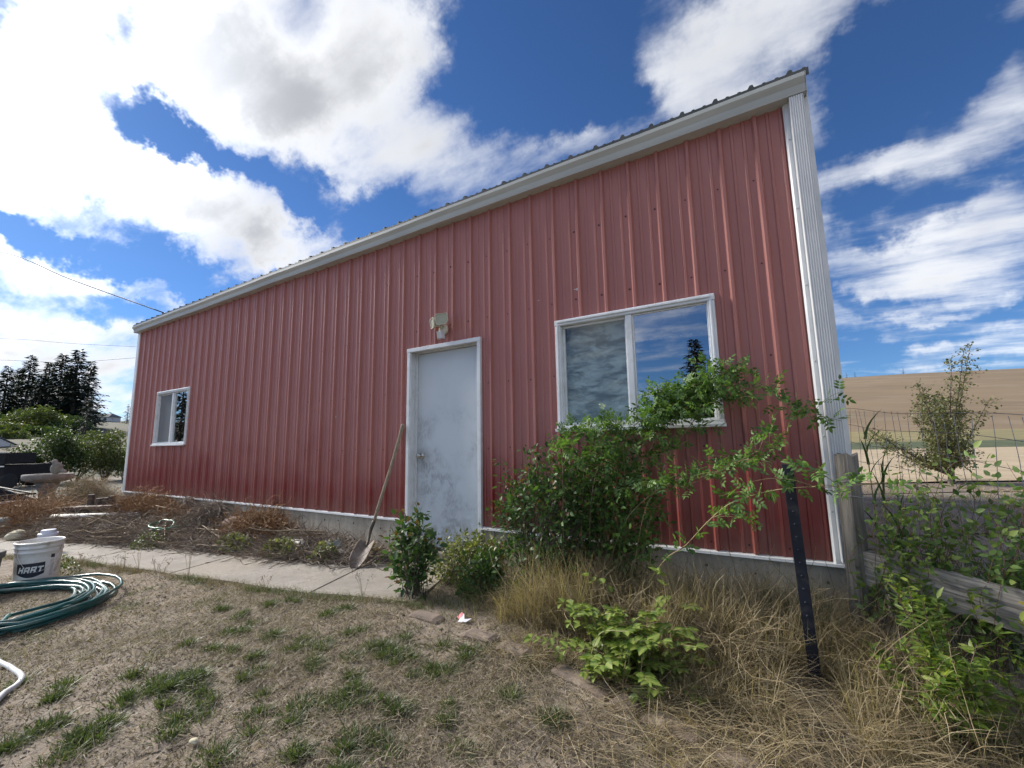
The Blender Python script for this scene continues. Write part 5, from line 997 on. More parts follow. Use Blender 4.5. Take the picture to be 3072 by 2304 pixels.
# ================================================================== SMALL THINGS
# shovel
shv = thing('shovel', 'old round-point shovel leaning on the red wall with its blade on the path', 'shovel', (7.15, -0.53, -0.385))
hp = spline([(7.252, -0.045, 0.955), (7.18, -0.10, 0.60), (7.10, -0.165, 0.25), (7.045, -0.21, 0.0)], 10)
MB().tube([hp[0] + (hp[0] - hp[1]).normalized() * .012] + hp, [.006] + [.0185] * 3 + [.0165] * (len(hp) - 3), 12).build('handle', MT['handle'], shv, smooth=True)
sp_ = spline([hp[-1], (7.03, -0.245, -0.10), (7.055, -0.285, -0.17), (7.075, -0.33, -0.22)], 6); MB().tube(sp_, [.0185, .0185, .0188, .0185] + [.018 - .0006 * i for i in range(len(sp_) - 4)], 12).build('socket', MT['socket'], shv, smooth=True)
ba = Vector((7.06, -0.295, -0.185)); bt = Vector((7.155, -0.535, -0.388)); bd = (bt - ba).normalized(); bs = bd.cross(Vector((0.25, -0.55, 1))).normalized(); bu = bs.cross(bd)
if bu.z < 0: bu, bs = -bu, -bs
nu, nv = 15, 13; L = (bt - ba).length; V = []
for i in range(nu):
    t = i / (nu - 1); hw = 0.088 * (1 - max(0, (t - .45) / .55) ** 2.0) ** .5 * (0.93 + .07 * min(1, t * 6)) + .001
    for j in range(nv):
        s = -1 + 2 * j / (nv - 1); V.append(ba + bd * L * t + bs * hw * s + bu * (0.030 * s * s * (1 - .3 * t) + 0.012 * math.sin(t * 3.1) - .022 * math.exp(-(s * 4) ** 2) * (t < .55) * (1 - t / .55)))
F = [(i * nv + j, i * nv + j + 1, (i + 1) * nv + j + 1, (i + 1) * nv + j) for i in range(nu - 1) for j in range(nv - 1)]
bl = MB().add(V, F).build('blade', MT['steel_old'], shv, smooth=True); sm = bl.modifiers.new('plate', 'SOLIDIFY'); sm.thickness = 0.003

# white bucket with label
BX, BY = 4.74, -2.06; BZ = float(g0(BX, BY)) - 0.005
bk = thing('bucket', 'white plastic bucket with a dark printed label and wire handle', 'bucket', (BX, BY, BZ))
r0, r1, bh = 0.140, 0.157, 0.375
def brad(z): return r0 + (r1 - r0) * z / bh
prof = [(0.0, 0.004), (r0 - .006, 0.0), (r0, .008)] + [(brad(z), z) for z in (.05, .15, .25, .285)] + [(brad(.29) + .006, .290), (brad(.295) + .006, .300), (brad(.30) + .001, .304), (brad(.325) + .001, .325), (brad(.33) + .007, .329), (brad(.335) + .007, .338), (brad(.34) + .001, .342), (brad(.36) + .001, .362), (r1 + .008, .366), (r1 + .008, .377), (r1 + .001, .381), (r1 - .004, .377), (r1 - .006, .34), (r0 - .008, .012), (0.0, .010)]
bb_ = MB().lathe(prof, (BX, BY, BZ), 56); body = bb_.build('body', MT['bucket'], bk, smooth=True)
def wrap(ang0, u, z, off=0.0012):
    q = brad(z) + off; a = ang0 + u / r1; return (BX + q * math.cos(a), BY + q * math.sin(a), BZ + z)
toC = math.atan2(CAM.y - BY, CAM.x - BX)
def wrapped(poly_fn, nu_, nz_, name, mat, parent, off):
    V = []; 
    for i in range(nu_ + 1):
        for j in range(nz_ + 1): u, z = poly_fn(i / nu_, j / nz_); V.append(wrap(toC, u, z, off))
    return MB().add(V, [(i * (nz_ + 1) + j, (i + 1) * (nz_ + 1) + j, (i + 1) * (nz_ + 1) + j + 1, i * (nz_ + 1) + j + 1) for i in range(nu_) for j in range(nz_)]).build(name, mat, parent)
u0, u1 = -0.150, 0.050                                               # label spans
lab = wrapped(lambda s, t: (u0 + (u1 - u0) * s, (0.112 - 0.034 * math.sin(s * math.pi) * .9 + .010 * (1 - s)) * (1 - t) + (0.205 + .004 * s) * t), 26, 6, 'label', MT['ink'], bk, .0012)
LET = {'H': [(0, .28, 0, 1), (.72, 1, 0, 1), (.28, .72, .38, .66)], 'A': [(0, .28, 0, .86), (.72, 1, 0, 1), (.12, .72, .76, 1), (.28, .72, .26, .48)], 'R': [(0, .28, 0, 1), (.28, 1, .76, 1), (.72, 1, .45, .76), (.28, .9, .34, .56), (.66, 1, 0, .34)], 'T': [(0, 1, .74, 1), (.36, .66, 0, .74)]}
lu = u0 + 0.017
for ch in 'HART':
    V, F = [], []
    for a, b, c_, d_ in LET[ch]:
        for i in range(5):
            for j in range(3):
                uu = a + (b - a) * i / 4; tt = c_ + (d_ - c_) * j / 2; V.append(wrap(toC, lu + .036 * uu + .010 * tt, .128 + .050 * tt, .0024))
        o_ = len(V) - 15; F += [(o_ + i * 3 + j, o_ + (i + 1) * 3 + j, o_ + (i + 1) * 3 + j + 1, o_ + i * 3 + j + 1) for i in range(4) for j in range(2)]
    lt_ = MB().add(V, F).build('letter', MT['label_w'], None); lt_.parent = lab; lt_.matrix_parent_inverse = Matrix.Translation(-Vector(bk.location)) @ Matrix.Identity(4); lt_.matrix_parent_inverse = Matrix.Identity(4)
    lu += .044
wrapped(lambda s, t: (.085 + .030 * s, .235 + .030 * t), 5, 2, 'warning_label', MT['ink'], bk, .0012)
wrapped(lambda s, t: (.088 + .028 * s, .08 + .14 * t), 5, 3, 'instruction_label', M('grey_print', (0.42, 0.42, 0.42), (0.62, 0.62, 0.61), 120, 0.5, stretch=(1, 1, 3)), bk, .0012)
hA, hB = wrap(toC, -.155, .33, .01), wrap(toC, .155, .33, .01); hp_ = [Vector(hA)] + [Vector(wrap(toC, -.155 + .31 * t, .33 - .20 * math.sin(math.pi * t) ** .7, .012)) for t in np.linspace(.06, .94, 14)] + [Vector(hB)]
MB().tube(hp_, .0018, 6).build('handle', MT['chrome'], bk, smooth=True)
# teal hose coil
hc = MB(); r = np.random.default_rng(8); P = []
for k in range(15 * 40 + 1):
    t = k / 40; a = 2 * math.pi * t; ring = int(t); rad_ = 0.60 + 0.085 * math.sin(ring * 2.4) + 0.035 * math.sin(a * 2 + ring * 1.7) + 0.022 * math.sin(a * 3 + ring * 2.9); lay = (ring % 5)
    q = (5.62 + (rad_ + .03 * lay) * 1.02 * math.cos(a), -2.47 + (rad_ + .03 * lay) * 0.84 * math.sin(a))
    P.append((q[0], q[1], float(gz(q[0], q[1])) + 0.012 + 0.0165 * (ring // 4) + 0.008 * math.sin(a + ring * 2) ** 2 + .004))
hc.tube(P, 0.0115, 8); tag(hc.build('garden_hose', MT['hose'], None, smooth=True), 'coiled teal green garden hose lying beside the white bucket', 'hose')
wh = spline([(6.6, -2.66, 0), (6.885, -2.624, 0), (7.10, -2.612, 0), (7.28, -2.62, 0), (7.36, -2.645, 0), (7.45, -2.70, 0), (7.58, -2.78, 0), (7.7, -2.95, 0)], 10)
tag(MB().tube([(p.x, p.y, float(gz(p.x, p.y)) + .016) for p in wh], .0125, 10).build('white_hose', MT['hose_w'], None, smooth=True), 'loop of white hose on the soil at the photo edge', 'hose')
gh = spline([(3.05, -.56, 0), (3.30, -.74, 0), (3.58, -.66, 0), (3.42, -.50, 0), (3.10, -.54, 0), (3.26, -.72, 0), (3.58, -.70, 0), (3.66, -.52, 0), (3.60, -.25, 0), (3.75, -.12, 0), (4.1, -.07, 0)], 8)
tag(MB().tube([(p.x, p.y, bz(p.x, p.y) + .075 + .02 * math.sin(i * .3)) for i, p in enumerate(gh)], .011, 8).build('green_hose', MT['hose2'], None, smooth=True), 'pale green hose looped on the planting bed beside the root heap', 'hose')
# planter / pot left of the bucket
z = float(g0(4.75, -2.42)); tag(MB().lathe([(.13, 0), (.16, .02), (.185, .20), (.19, .27), (.205, .28), (.21, .325), (.20, .335), (.17, .33), (.16, .29), (.01, .28)], (4.72, -2.47, z), 28).build('stone_planter', MT['cast'], None, smooth=True), 'grey cast stone planter with pale rim behind the white bucket', 'planter')
z = float(g0(2.9, -1.55)); jr = thing('white_tub', 'small blue-white plastic tub with stepped lid beyond the bucket', 'tub', (2.9, -1.60, z)); MT['tub'] = M('blue_white_plastic', (0.55, 0.60, 0.72), (0.62, 0.66, 0.76), 6, .4)
MB().lathe([(.07, 0), (.078, .01), (.086, .21), (.086, .22)], (2.9, -1.60, z), 24).build('body', MT['tub'], jr, smooth=True); MB().lathe([(.09, .215), (.09, .235), (.07, .24), (.066, .275), (.01, .28)], (2.9, -1.60, z), 24).build('lid', MT['tub'], jr)
# pipes, boards, stones in the bed
tag(MB().tube([(0.45, -1.02, bz(.45, -1.02) + .05), (1.3, -.78, bz(1.3, -.78) + .05), (2.25, -.50, bz(2.25, -.50) + .045)], .045, 16).build('white_pipe', MT['pvc'], None, smooth=True), 'long chalky white pipe lying across the planting bed', 'pipe')
o = plank('board', 'dark brown board lying on the brush near the white pipe', (0.15, -.82, bz(.15, -.82) + .10), (1.55, -.42, bz(1.55, -.42) + .12), .05, .26, MT['brownboard'], 6)
tag(rock('rock', (2.85, -.10, -.10), (.13, .08, .13), MT['stone_g'], None, 11), 'upright grey-brown stone leaning on the foundation', 'rock')
tag(rock('rock', (3.05, -.13, -.16), (.05, .05, .035), MT['stone_g'], None, 12), 'small dark stone at the foot of the upright stone', 'rock')
tag(rock('rock', (4.42, -.22, -.22), (.20, .12, .085), MT['stone_r'], None, 13, lump=.1), 'smooth round reddish-brown stone between the root heap and vine tangle', 'rock')
tag(rock('rock', (1.15, -1.52, -.44), (.12, .10, .075), MT['stone_y'], None, 14), 'pale yellow stone at the far side of the path', 'rock')
tag(rock('rock', (-.2, -1.42, -.40), (.30, .16, .11), MT['stone_b'], None, 15, lump=.3), 'large pale lumpy rock beyond the yellow stone', 'rock')
tag(rock('rock', (5.22, -1.80, -.415), (.045, .03, .018), MT['stone_y'], None, 16), 'small pale pebble beside the hose coil', 'rock')
tag(rock('rock', (8.60, -2.42, -.36), (.020, .014, .009), MT['stone_y'], None, 17), 'tiny cream pebble on the cracked soil', 'rock')
z = bz(3.9, -.06) + .04; tag(MB().lathe([(.055, 0), (.06, .03), (.05, .065), (.02, .08)], (3.93, -.075, z), 14, None, .05).build('black_cap', MT['black_plastic'], None, smooth=True), 'black plastic cap on the root heap beside the foundation', 'cap')
dsx = thing('downspout_piece', 'short white downspout piece with a black elbow in the ground cover', 'pipe', (6.0, -.33, -.33)); z = bz(6.0, -.34) + .055
MB().prism([(-.40, z), (-.385, z + .022), (-.30, z + .022), (-.29, z), (-.29, z - .05), (-.40, z - .05)], 'x', 5.78, 6.10).build('pipe', MT['pvc'], dsx, bevel=.006)
MB().tube([(6.10, -.345, z - .012), (6.15, -.35, z - .02), (6.17, -.36, z - .07), (6.17, -.37, z - .13)], .05, 14).build('elbow', MT['black_plastic'], dsx, smooth=True)
o = plank('teal_slate', 'small grey-green slate piece stuck in the ground cover', (6.48, -.30, bz(6.48, -.3) + .02), (6.62, -.27, bz(6.62, -.27) + .08), .12, .015, MT['stone_b'], 8, 'slate')
for i, (x, y, rx) in enumerate(((6.75, -.33, .1), (6.35, -.24, .12), (5.7, -.22, .13))): tag(rock('rock', (x, y, bz(x, y) + .02), (rx, .05, .045), MT['stone_g'], None, 30 + i, lump=.35), ('dark stone just behind the shovel blade', 'dark stone beside the grey-green slate', 'dark flat stone above the downspout piece')[i], 'rock')
for i, (x, y) in enumerate(((0.75, -.55), (0.95, -.52), (1.12, -.50), (0.55, -.60))):
    z = bz(x, y); tag(MB().tube([(x, y, z), (x + .02, y - .01, z + .22 + .02 * i)], [.05, .045], 10).build('log', MT['bark'], None), 'short upright cut log behind the brown board, %s' % ('the lighter middle one', 'next to the thickest brush', 'nearest the building corner', 'farthest from the building')[i], 'log')
# edging stones
edge = [((8.44, -1.10), (8.68, -1.115)), ((8.92, -1.15), (9.13, -1.165)), ((9.18, -1.19), (9.38, -1.21)), ((9.55, -1.265), (9.85, -1.34)), ((10.02, -1.39), (10.26, -1.47)), ((9.88, -1.35), (10.0, -1.385)), ((10.30, -1.49), (10.52, -1.57))]
el_ = ('beside the door shrub', 'next to the torn paper', 'in front of the first straw clump', 'long one left of the variegated plant', 'below the variegated plant', 'half buried under the variegated plant', 'at the frame edge in the straw')
for i, (a, b) in enumerate(edge):
    za, zb_ = float(gz(*a)), float(gz(*b)); d = Vector((b[0] - a[0], b[1] - a[1], 0)).normalized(); s = Vector((-d.y, d.x, 0)); L = math.hypot(b[0] - a[0], b[1] - a[1]); V = []
    for x in np.linspace(0, L, 9):
        for w_, h_ in ((-.048, -.05), (-.048, .009), (-.036, .023), (.036, .025), (.048, .011), (.048, -.05)): q = Vector((a[0], a[1], za + (zb_ - za) * x / L)) + d * x + s * (w_ + .01 * math.sin(x * 6)) + Vector((0, 0, h_ - (.012 if x < .01 or x > L - .01 else 0))); V.append(q)
    MB_ = MB().add(V, [(k * 6 + j, k * 6 + j + 1, k * 6 + 7 + j, k * 6 + 6 + j) for k in range(8) for j in range(5)] + [tuple(range(6)), tuple(reversed(range(48, 54)))])
    tag(MB_.build('edging_stone', MT['brick'], None, smooth=False), 'reddish concrete edging stone sunk in the lawn, ' + el_[i], 'edging', 'lawn edging stones')
# torn paper
PS = Matrix.Translation((8.80, -1.04, float(gz(8.8, -1.03)))) @ Matrix.Scale(0.72, 4) @ Matrix.Translation((-8.80, 1.04, -float(gz(8.8, -1.03))))
pp_ = thing('torn_paper', 'torn pink and white paper scrap by the lawn edging', 'litter', (8.80, -1.03, -.35))
V = []; z = float(gz(8.8, -1.03)) + .012
MB().add([PS @ Vector(q) for q in [(8.735, -1.03, z + .02), (8.775, -1.05, z + .015), (8.80, -1.02, z + .045), (8.76, -.99, z + .05), (8.74, -1.00, z + .03)]], [(0, 1, 2, 3, 4)]).build('pink_piece', MT['paper_p'], pp_); MB().add([PS @ Vector(q) for q in [(8.78, -1.075, z), (8.86, -1.06, z + .008), (8.89, -1.02, z + .03), (8.83, -1.045, z + .022), (8.80, -1.01, z + .055), (8.785, -1.03, z + .03)]], [(0, 1, 3, 5), (1, 2, 3), (3, 4, 5)]).build('white_piece', MT['paper_w'], pp_)

# ================================================================== BIRDBATH, VEHICLES, FAR LEFT
bbx, bby = -2.42, -0.50; bz0 = -0.58
bb2 = thing('birdbath', 'grey cast concrete birdbath with a flared pedestal', 'birdbath', (bbx, bby, bz0))
MB().lathe([(.20, 0), (.21, .04), (.17, .08), (.11, .14), (.10, .30), (.13, .52), (.17, .64), (.19, .70)], (bbx, bby, bz0), 28).build('pedestal', MT['cast'], bb2, smooth=True)
MB().lathe([(.17, .69), (.28, .72), (.375, .76), (.385, .80), (.385, .865), (.37, .872), (.345, .86), (.30, .82), (.01, .79)], (bbx, bby, bz0), 36).build('bowl', MT['cast'], bb2, smooth=True)
# little cast bird figure on the rim
st = thing('bird_statue', 'small cast concrete bird figure perched on the birdbath rim', 'statue', (bbx + .20, bby + .06, bz0 + .87)); sx0, sy0, sz0 = bbx + .20, bby + .06, bz0 + .865
def blob(mb, c, rad_, M_=None, n=10):
    prof = [(math.sin(math.pi * i / n), -math.cos(math.pi * i / n)) for i in range(n + 1)]; V = []; k = 14
    for q, z in prof:
        for j in range(k): a = 2 * math.pi * j / k; v = Vector((q * math.cos(a) * rad_[0], q * math.sin(a) * rad_[1], z * rad_[2])); V.append((M_ @ v if M_ else v) + Vector(c))
    return mb.add(V, [(i * k + j, i * k + (j + 1) % k, (i + 1) * k + (j + 1) % k, (i + 1) * k + j) for i in range(n) for j in range(k)])
DX = Vector((-.854, -.52, 0)); RM = Matrix.Rotation(math.atan2(-.52, -.854), 3, 'Z')
bm_ = MB(); blob(bm_, (sx0, sy0, sz0 + .12), (.115, .075, .125), RM @ Matrix.Rotation(R(-28), 3, 'Y')); blob(bm_, Vector((sx0, sy0, sz0 + .25)) + DX * .05, (.058, .05, .055)); bm_.tube([Vector((sx0, sy0, sz0 + .255)) + DX * .09, Vector((sx0, sy0, sz0 + .262)) + DX * .19], [.018, .004], 8)
bm_.tube([Vector((sx0, sy0, sz0 + .08)) - DX * .08, Vector((sx0, sy0, sz0 + .05)) - DX * .2], [.05, .03], 8); ob_ = bm_.build('figure', MT['cast'], st, smooth=True); rm = ob_.modifiers.new('blend', 'REMESH'); rm.mode = 'VOXEL'; rm.voxel_size = .012; rm.use_smooth_shade = True
# utility vehicle seen from behind
UX, UY, UZ = -15.9, 1.17, -0.72; uo = thing('utility_vehicle', 'black utility vehicle with a cargo box seen from behind', 'vehicle', (UX, UY, UZ))
UM = Matrix.Translation((UX, UY, UZ)) @ Matrix.Rotation(math.atan2(.52, .854), 4, 'Z')      # local x to the right, y away
def ub(x0, x1, y0, y1, z0, z1): return MB().box(x0, x1, y0, y1, z0, z1, UM)
ub(-1.42, 0, 0, 1.1, 1.02, 1.06).build('bed_floor', MT['black_plastic'], uo)
tg = ub(-1.42, 0, -.03, 0, 1.0, 1.47).build('tailgate', MT['black_plastic'], uo, bevel=.01); ub(-1.44, .02, -.045, .02, 1.455, 1.485).build('rim', M('pale_edge', (.45, .47, .5), rough=.4), None).parent = None
o_ = bpy.data.objects['rim']; adopt(o_, uo)
for x in (-1.42, -.03): ub(x, x + .03, .01, 1.1, 1.03, 1.46).build('side_panel', MT['black_plastic'], uo)
pl_ = ub(-1.0, -.68, -.036, -.031, 1.16, 1.29).build('plate', MT['label_w'], uo); pm = MB()
for i in range(6): pm.box(-.97 + i * .046, -.945 + i * .046, -.041, -.0365, 1.19, 1.26, UM)
pm.build('plate_print', MT['ink'], None); adopt(bpy.data.objects['plate_print'], uo)
for x in (-.30, -1.12): ub(x, x + .28, -.05, .0, .90, .955).build('tail_light', MT['label_w'], uo, bevel=.01)
ub(-1.3, -.1, .1, 2.2, .42, .98).build('chassis', MT['black_plastic'], uo, bevel=.03)
MB().tube([UM @ Vector((-1.1, .25, .32)), UM @ Vector((-.3, .25, .32))], .05, 10).build('axle', MT['socket'], uo)
for x in (-.36, -1.36):
    for y in (.30, 2.1):
        wc = UM @ Vector((x + .16, y, .32)); Rw = Matrix.Rotation(math.atan2(.52, .854), 3, 'Z') @ Matrix.Rotation(R(90), 3, 'Y')
        wh_ = MB().lathe([(.17, -.13), (.28, -.135), (.315, -.11), (.32, -.04), (.312, -.03), (.312, .03), (.32, .04), (.315, .11), (.28, .135), (.17, .13)], wc, 24, Rw).build('wheel', MT['rubber'], uo); rim_ = MB().lathe([(.02, -.09), (.165, -.10), (.17, -.125), (.17, .125), (.165, .10), (.02, .09)], wc, 20, Rw).build('rim', MT['socket'], uo, smooth=True)
# parked car mostly hidden behind it
CX, CY, CZ = -20.1, 1.75, -0.75; co_ = thing('parked_car', 'silver car mostly hidden behind the utility vehicle', 'car', (CX, CY, CZ)); CM = Matrix.Translation((CX, CY, CZ)) @ Matrix.Rotation(math.atan2(.52, .854), 4, 'Z')
side = [(0, .35), (.02, .55), (-.10, .66), (-.45, .74), (-1.0, .80), (-1.25, .86), (-1.75, 1.22), (-2.9, 1.28), (-3.5, .95), (-4.1, .88), (-4.25, .5), (-4.2, .28), (-.05, .26)]
V = []; secs = [(0, .86), (.10, .97), (.5, 1.0), (1.2, 1.0), (1.6, .97), (1.7, .86)]
for y, k in secs: V += [CM @ Vector(((x + 2.1) * (k if k > .9 else .96) - 2.1, y, .3 + (z - .3) * (1 if k >= 1 else .97 if k > .9 else .9))) for x, z in side]
n = len(side); F = [(i * n + j, (i + 1) * n + j, (i + 1) * n + (j + 1) % n, i * n + (j + 1) % n) for i in range(len(secs) - 1) for j in range(n)] + [tuple(range(n)), tuple(reversed(range((len(secs) - 1) * n, len(secs) * n)))]
MB().add(V, F).build('body', MT['carpaint'], co_, smooth=False, bevel=.16)
MB().add([CM @ Vector(q) for q in ((-1.38, -.012, .90), (-1.78, -.012, 1.16), (-2.85, -.012, 1.2), (-3.3, -.012, .95))], [(0, 1, 2, 3)]).build('window', MT['glass_d'], co_)
for x in (-.75, -3.4):
    for y in (.08, 1.62): MB().lathe([(.02, -.09), (.2, -.1), (.30, -.1), (.32, -.07), (.32, .07), (.30, .1), (.2, .1), (.02, .09)], CM @ Vector((x, y, .32)), 20, Matrix.Rotation(math.atan2(.52, .854), 3, 'Z') @ Matrix.Rotation(R(90), 3, 'X')).build('wheel', MT['rubber'], co_)
MB().lathe([(.09, 0), (.10, .02), (.02, .03)], CM @ Vector((-.02, .25, .55)), 12, Matrix.Rotation(math.atan2(.52, .854), 3, 'Z') @ Matrix.Rotation(R(90), 3, 'Y')).build('headlight', MT['label_w'], co_)
# garden cart, red tub, rust panel, white boards, stakes
gcx, gcy = -2.9, -1.25; gcz = float(g0(gcx, gcy)); gc = thing('garden_cart', 'black plastic garden cart with tubular handle lying in the brush', 'cart', (gcx, gcy, gcz)); GM = Matrix.Translation((gcx, gcy, gcz)) @ Matrix.Rotation(R(20), 4, 'Z') @ Matrix.Rotation(R(12), 4, 'Y')
V = [GM @ Vector(q) for q in ((-.55, -.35, .18), (.45, -.35, .18), (.45, .35, .18), (-.55, .35, .18), (-.75, -.45, .50), (.62, -.45, .50), (.62, .45, .50), (-.75, .45, .50), (-.71, -.41, .50), (.58, -.41, .50), (.58, .41, .50), (-.71, .41, .50), (-.52, -.31, .21), (.42, -.31, .21), (.42, .31, .21), (-.52, .31, .21))]
MB().add(V, [(3, 2, 1, 0)] + [(i, (i + 1) % 4, 4 + (i + 1) % 4, 4 + i) for i in range(4)] + [(4 + i, 4 + (i + 1) % 4, 8 + (i + 1) % 4, 8 + i) for i in range(4)] + [(8 + i, 8 + (i + 1) % 4, 12 + (i + 1) % 4, 12 + i) for i in range(4)] + [(12, 13, 14, 15)]).build('tray', MT['black_plastic'], gc, bevel=.02)
MB().tube([GM @ Vector(q) for q in ((-.7, -.3, .52), (.2, -.34, .58), (.68, -.3, .64), (.72, .0, .66), (.68, .3, .64), (.2, .34, .58), (-.7, .3, .52))], .018, 8).build('handle', MT['black_plastic'], gc, smooth=True)
MB().tube([GM @ Vector(q) for q in ((.62, -.42, .45), (.66, -.43, .56), (.60, -.44, .66))], .025, 8).build('latch', MT['chrome'], gc, smooth=True)
for y in (-.40, .40): MB().lathe([(.02, -.04), (.10, -.04), (.15, -.035), (.15, .035), (.10, .04), (.02, .04)], GM @ Vector((-.35, y, .12)), 18, Matrix.Rotation(R(20), 3, 'Z') @ Matrix.Rotation(R(90), 3, 'X')).build('wheel', MT['rubber'], gc)
tag(MB().lathe([(.16, 0), (.21, .02), (.26, .20), (.275, .21), (.27, .225), (.24, .21), (.19, .04), (.01, .035)], (-2.05, -0.98, -.42), 24).build('red_tub', MT['redtub'], None, smooth=True), 'dark red plastic tub beside the black garden cart', 'tub')
plank('rust_panel', 'rusty brown panel propped in front of the birdbath pedestal', (-1.95, -.75, -.33), (-1.05, -.60, -.40), .20, .02, MT['rust'], 21, 'panel')
for i, (x, y) in enumerate(((-3.6, -.05), (-3.4, .18), (-3.9, .30))): plank('white_board', 'white painted board lying on the gravel behind the birdbath, %s' % ('nearest', 'middle one', 'farthest')[i], (x - .45, y - .3, -.53 + .03 * i), (x + .75, y + .35, -.53 + .03 * i), .02, .16, MT['label_w'], 30 + i)
for i, (x, y) in enumerate(((-12.74, 2.75), (-12.48, 2.91), (-12.31, 3.01))): tag(MB().tube([(x, y, -.72), (x + .01, y, -.42), (x, y, -.36)], [.02, .02, .008], 8).build('white_stake', MT['label_w']), 'short white stake below the dark bushes, %s' % ('farthest from the building', 'middle of the three', 'nearest the building')[i], 'stake', 'three white stakes')
# dry weed on tall stem by the corner
# trees
def conifer(name, label, base, H, Rb, seed, mat, levels=44, per=10, dens=11, group=None, droop=.25, bare=.12):
    r = np.random.default_rng(seed); root = thing(name, label, 'tree', base, group); b = np.array(base, float)
    MB().tube([b - [0, 0, .3], b + [0, 0, H * .5], b + [0, 0, H * .98]], [H * .022, H * .014, .02], 7).build('trunk', MT['bark'], root)
    P, D, U, S = [], [], [], []
    for i in range(levels):
        t = bare + (1 - bare) * (i + r.uniform(-.3, .3)) / levels; t = min(max(t, bare), .995); prof = (1 - t) ** .8 * (.75 + .25 * math.sin(i * 1.7 + seed)) + .015
        for k in range(per):
            a = r.uniform(0, 6.28); L = Rb * prof * r.uniform(.55, 1.12); dirv = np.array([math.cos(a), math.sin(a), 0]); m_ = max(2, int(dens * (L / Rb) + 2))
            for q in range(m_):
                s = (q + r.random()) / m_; p = b + [0, 0, t * H] + dirv * L * s + [0, 0, -droop * L * s * s + .1 * L * s]
                sd_ = np.cross(dirv, [0, 0, 1]); d = dirv * .8 + sd_ * r.normal() * .8 + [0, 0, r.normal() * .25 - .15]; P.append(p); D.append(d); U.append(np.array([r.normal() * .4, r.normal() * .4, 1])); S.append(H * .050 * r.uniform(.6, 1.3) * (1.15 - .5 * s + .2 * (1 - t)))
    S = np.array(S); S3 = np.stack([S * 1.25, S * .8, S * 1.4], -1); V, F = scatter(DIA_V, DIA_F, P, D, U, S3); tag(bigob('crown', V, F, mat, root), kind='stuff'); return root
CON = [(-98.2, 16.5, 4.4, 13.0, 2.6, 'tall broad-topped conifer second from the photo edge'), (-97.3, 13.9, 4.3, 10.8, 2.4, 'conifer closest to the photo edge'), (-102.6, 19.7, 4.7, 12.6, 2.1, 'thin spired conifer in the gap of the dark stand'), (-92.1, 19.0, 4.2, 13.2, 2.5, 'pointed conifer just beside the tallest one'), (-87.0, 19.7, 3.9, 13.7, 2.9, 'tallest dark conifer of the stand on the slope'), (-90.8, 22.3, 4.1, 12.4, 2.3, 'dark conifer at the building end of the stand'), (-104.5, 16.5, 4.8, 11.0, 2.2, 'dark conifer filling the stand behind the broad-topped one'), (-89.8, 16.4, 4.0, 9.2, 2.4, 'shorter conifer at the front of the dark stand'), (-93.8, 20.6, 4.2, 11.4, 2.4, 'conifer between the two pointed tops of the stand')]
for i, (x, y, z, h, rb, lab) in enumerate(CON): conifer('conifer', lab, (x, y, z), h, rb * 1.9, 200 + i, MT['needle'], group='dark conifer stand on the slope', dens=10)
conifer('spruce', 'blue-green spruce standing alone below the conifer stand', (-57.0, 13.9, 1.5), 5.6, 2.5, 230, MT['needle_b'], 30, 8, 9)
conifer('conifer', 'small lone conifer on the skyline beside the building corner', (-116.8, 36.0, 6.3), 5.2, 1.6, 231, MT['needle'], 22, 7, 7)
def bush(name, label, base, rad, n, size, mat, seed, group=None, lumps=9, cat='shrub'):
    r = np.random.default_rng(seed); root = thing(name, label, cat, base, group); b = np.array(base, float); rad = np.array(rad, float)
    mb = MB()
    for k in range(7): q = rdir(1, r, 1.2)[0]; mb.tube([b - [0, 0, .1], b + q * rad * .5 + [0, 0, rad[2] * .4], b + q * rad * .85 + [0, 0, rad[2] * .7]], [rad[2] * .025, rad[2] * .016, rad[2] * .006], 5, False)
    mb.build('trunk', MT['bark'], root); C_ = b + [0, 0, rad[2] * .95] + rdir(lumps, r, .25) * rad * r.uniform(.25, .72, (lumps, 1)); pick = r.integers(0, lumps, n); lr = r.uniform(.28, .52, lumps)
    P = C_[pick] + rdir(n, r) * rad * lr[pick][:, None] * (r.random((n, 1)) ** .35); P[:, 2] = np.maximum(P[:, 2], b[2] + .02)
    V, F = scatter(DIA_V, DIA_F, P, rdir(n, r), rdir(n, r, 1.2), size * r.uniform(.6, 1.3, n)); tag(bigob('crown', V, F, mat, root), kind='stuff'); return root
for i, (x, y, z, rx, rz, mt, lab) in enumerate(((-79.2, 12.1, 2.9, 3.6, 2.1, 'bush', 'round green bush high on the slope at the photo edge'), (-73.6, 13.2, 2.6, 3.6, 2.1, 'bush2', 'wide green bush below the conifer stand'), (-76.2, 16.4, 2.9, 3.8, 1.9, 'bush', 'green bush just behind the lone spruce'), (-68.1, 9.8, 1.8, 2.6, 1.4, 'bush2', 'pale green bush above the white shed'), (-71, 16.5, 2.4, 3.0, 1.5, 'bush', 'low green bush between the slope bushes and spruce'), (-62, 9.0, 1.2, 2.6, 1.1, 'bush2', 'low pale bush at the foot of the slope by the shed'), (-66, 12.2, 1.6, 3.0, 1.2, 'bush', 'low dark bush in the middle of the slope'), (-60, 15.6, 1.3, 2.2, .9, 'bush2', 'small olive bush at the spruce foot'))): bush('bush', lab, (x, y, z), (rx, rx, rz), 2600, .38, MT[mt], 300 + i, 'bushes on the slope')
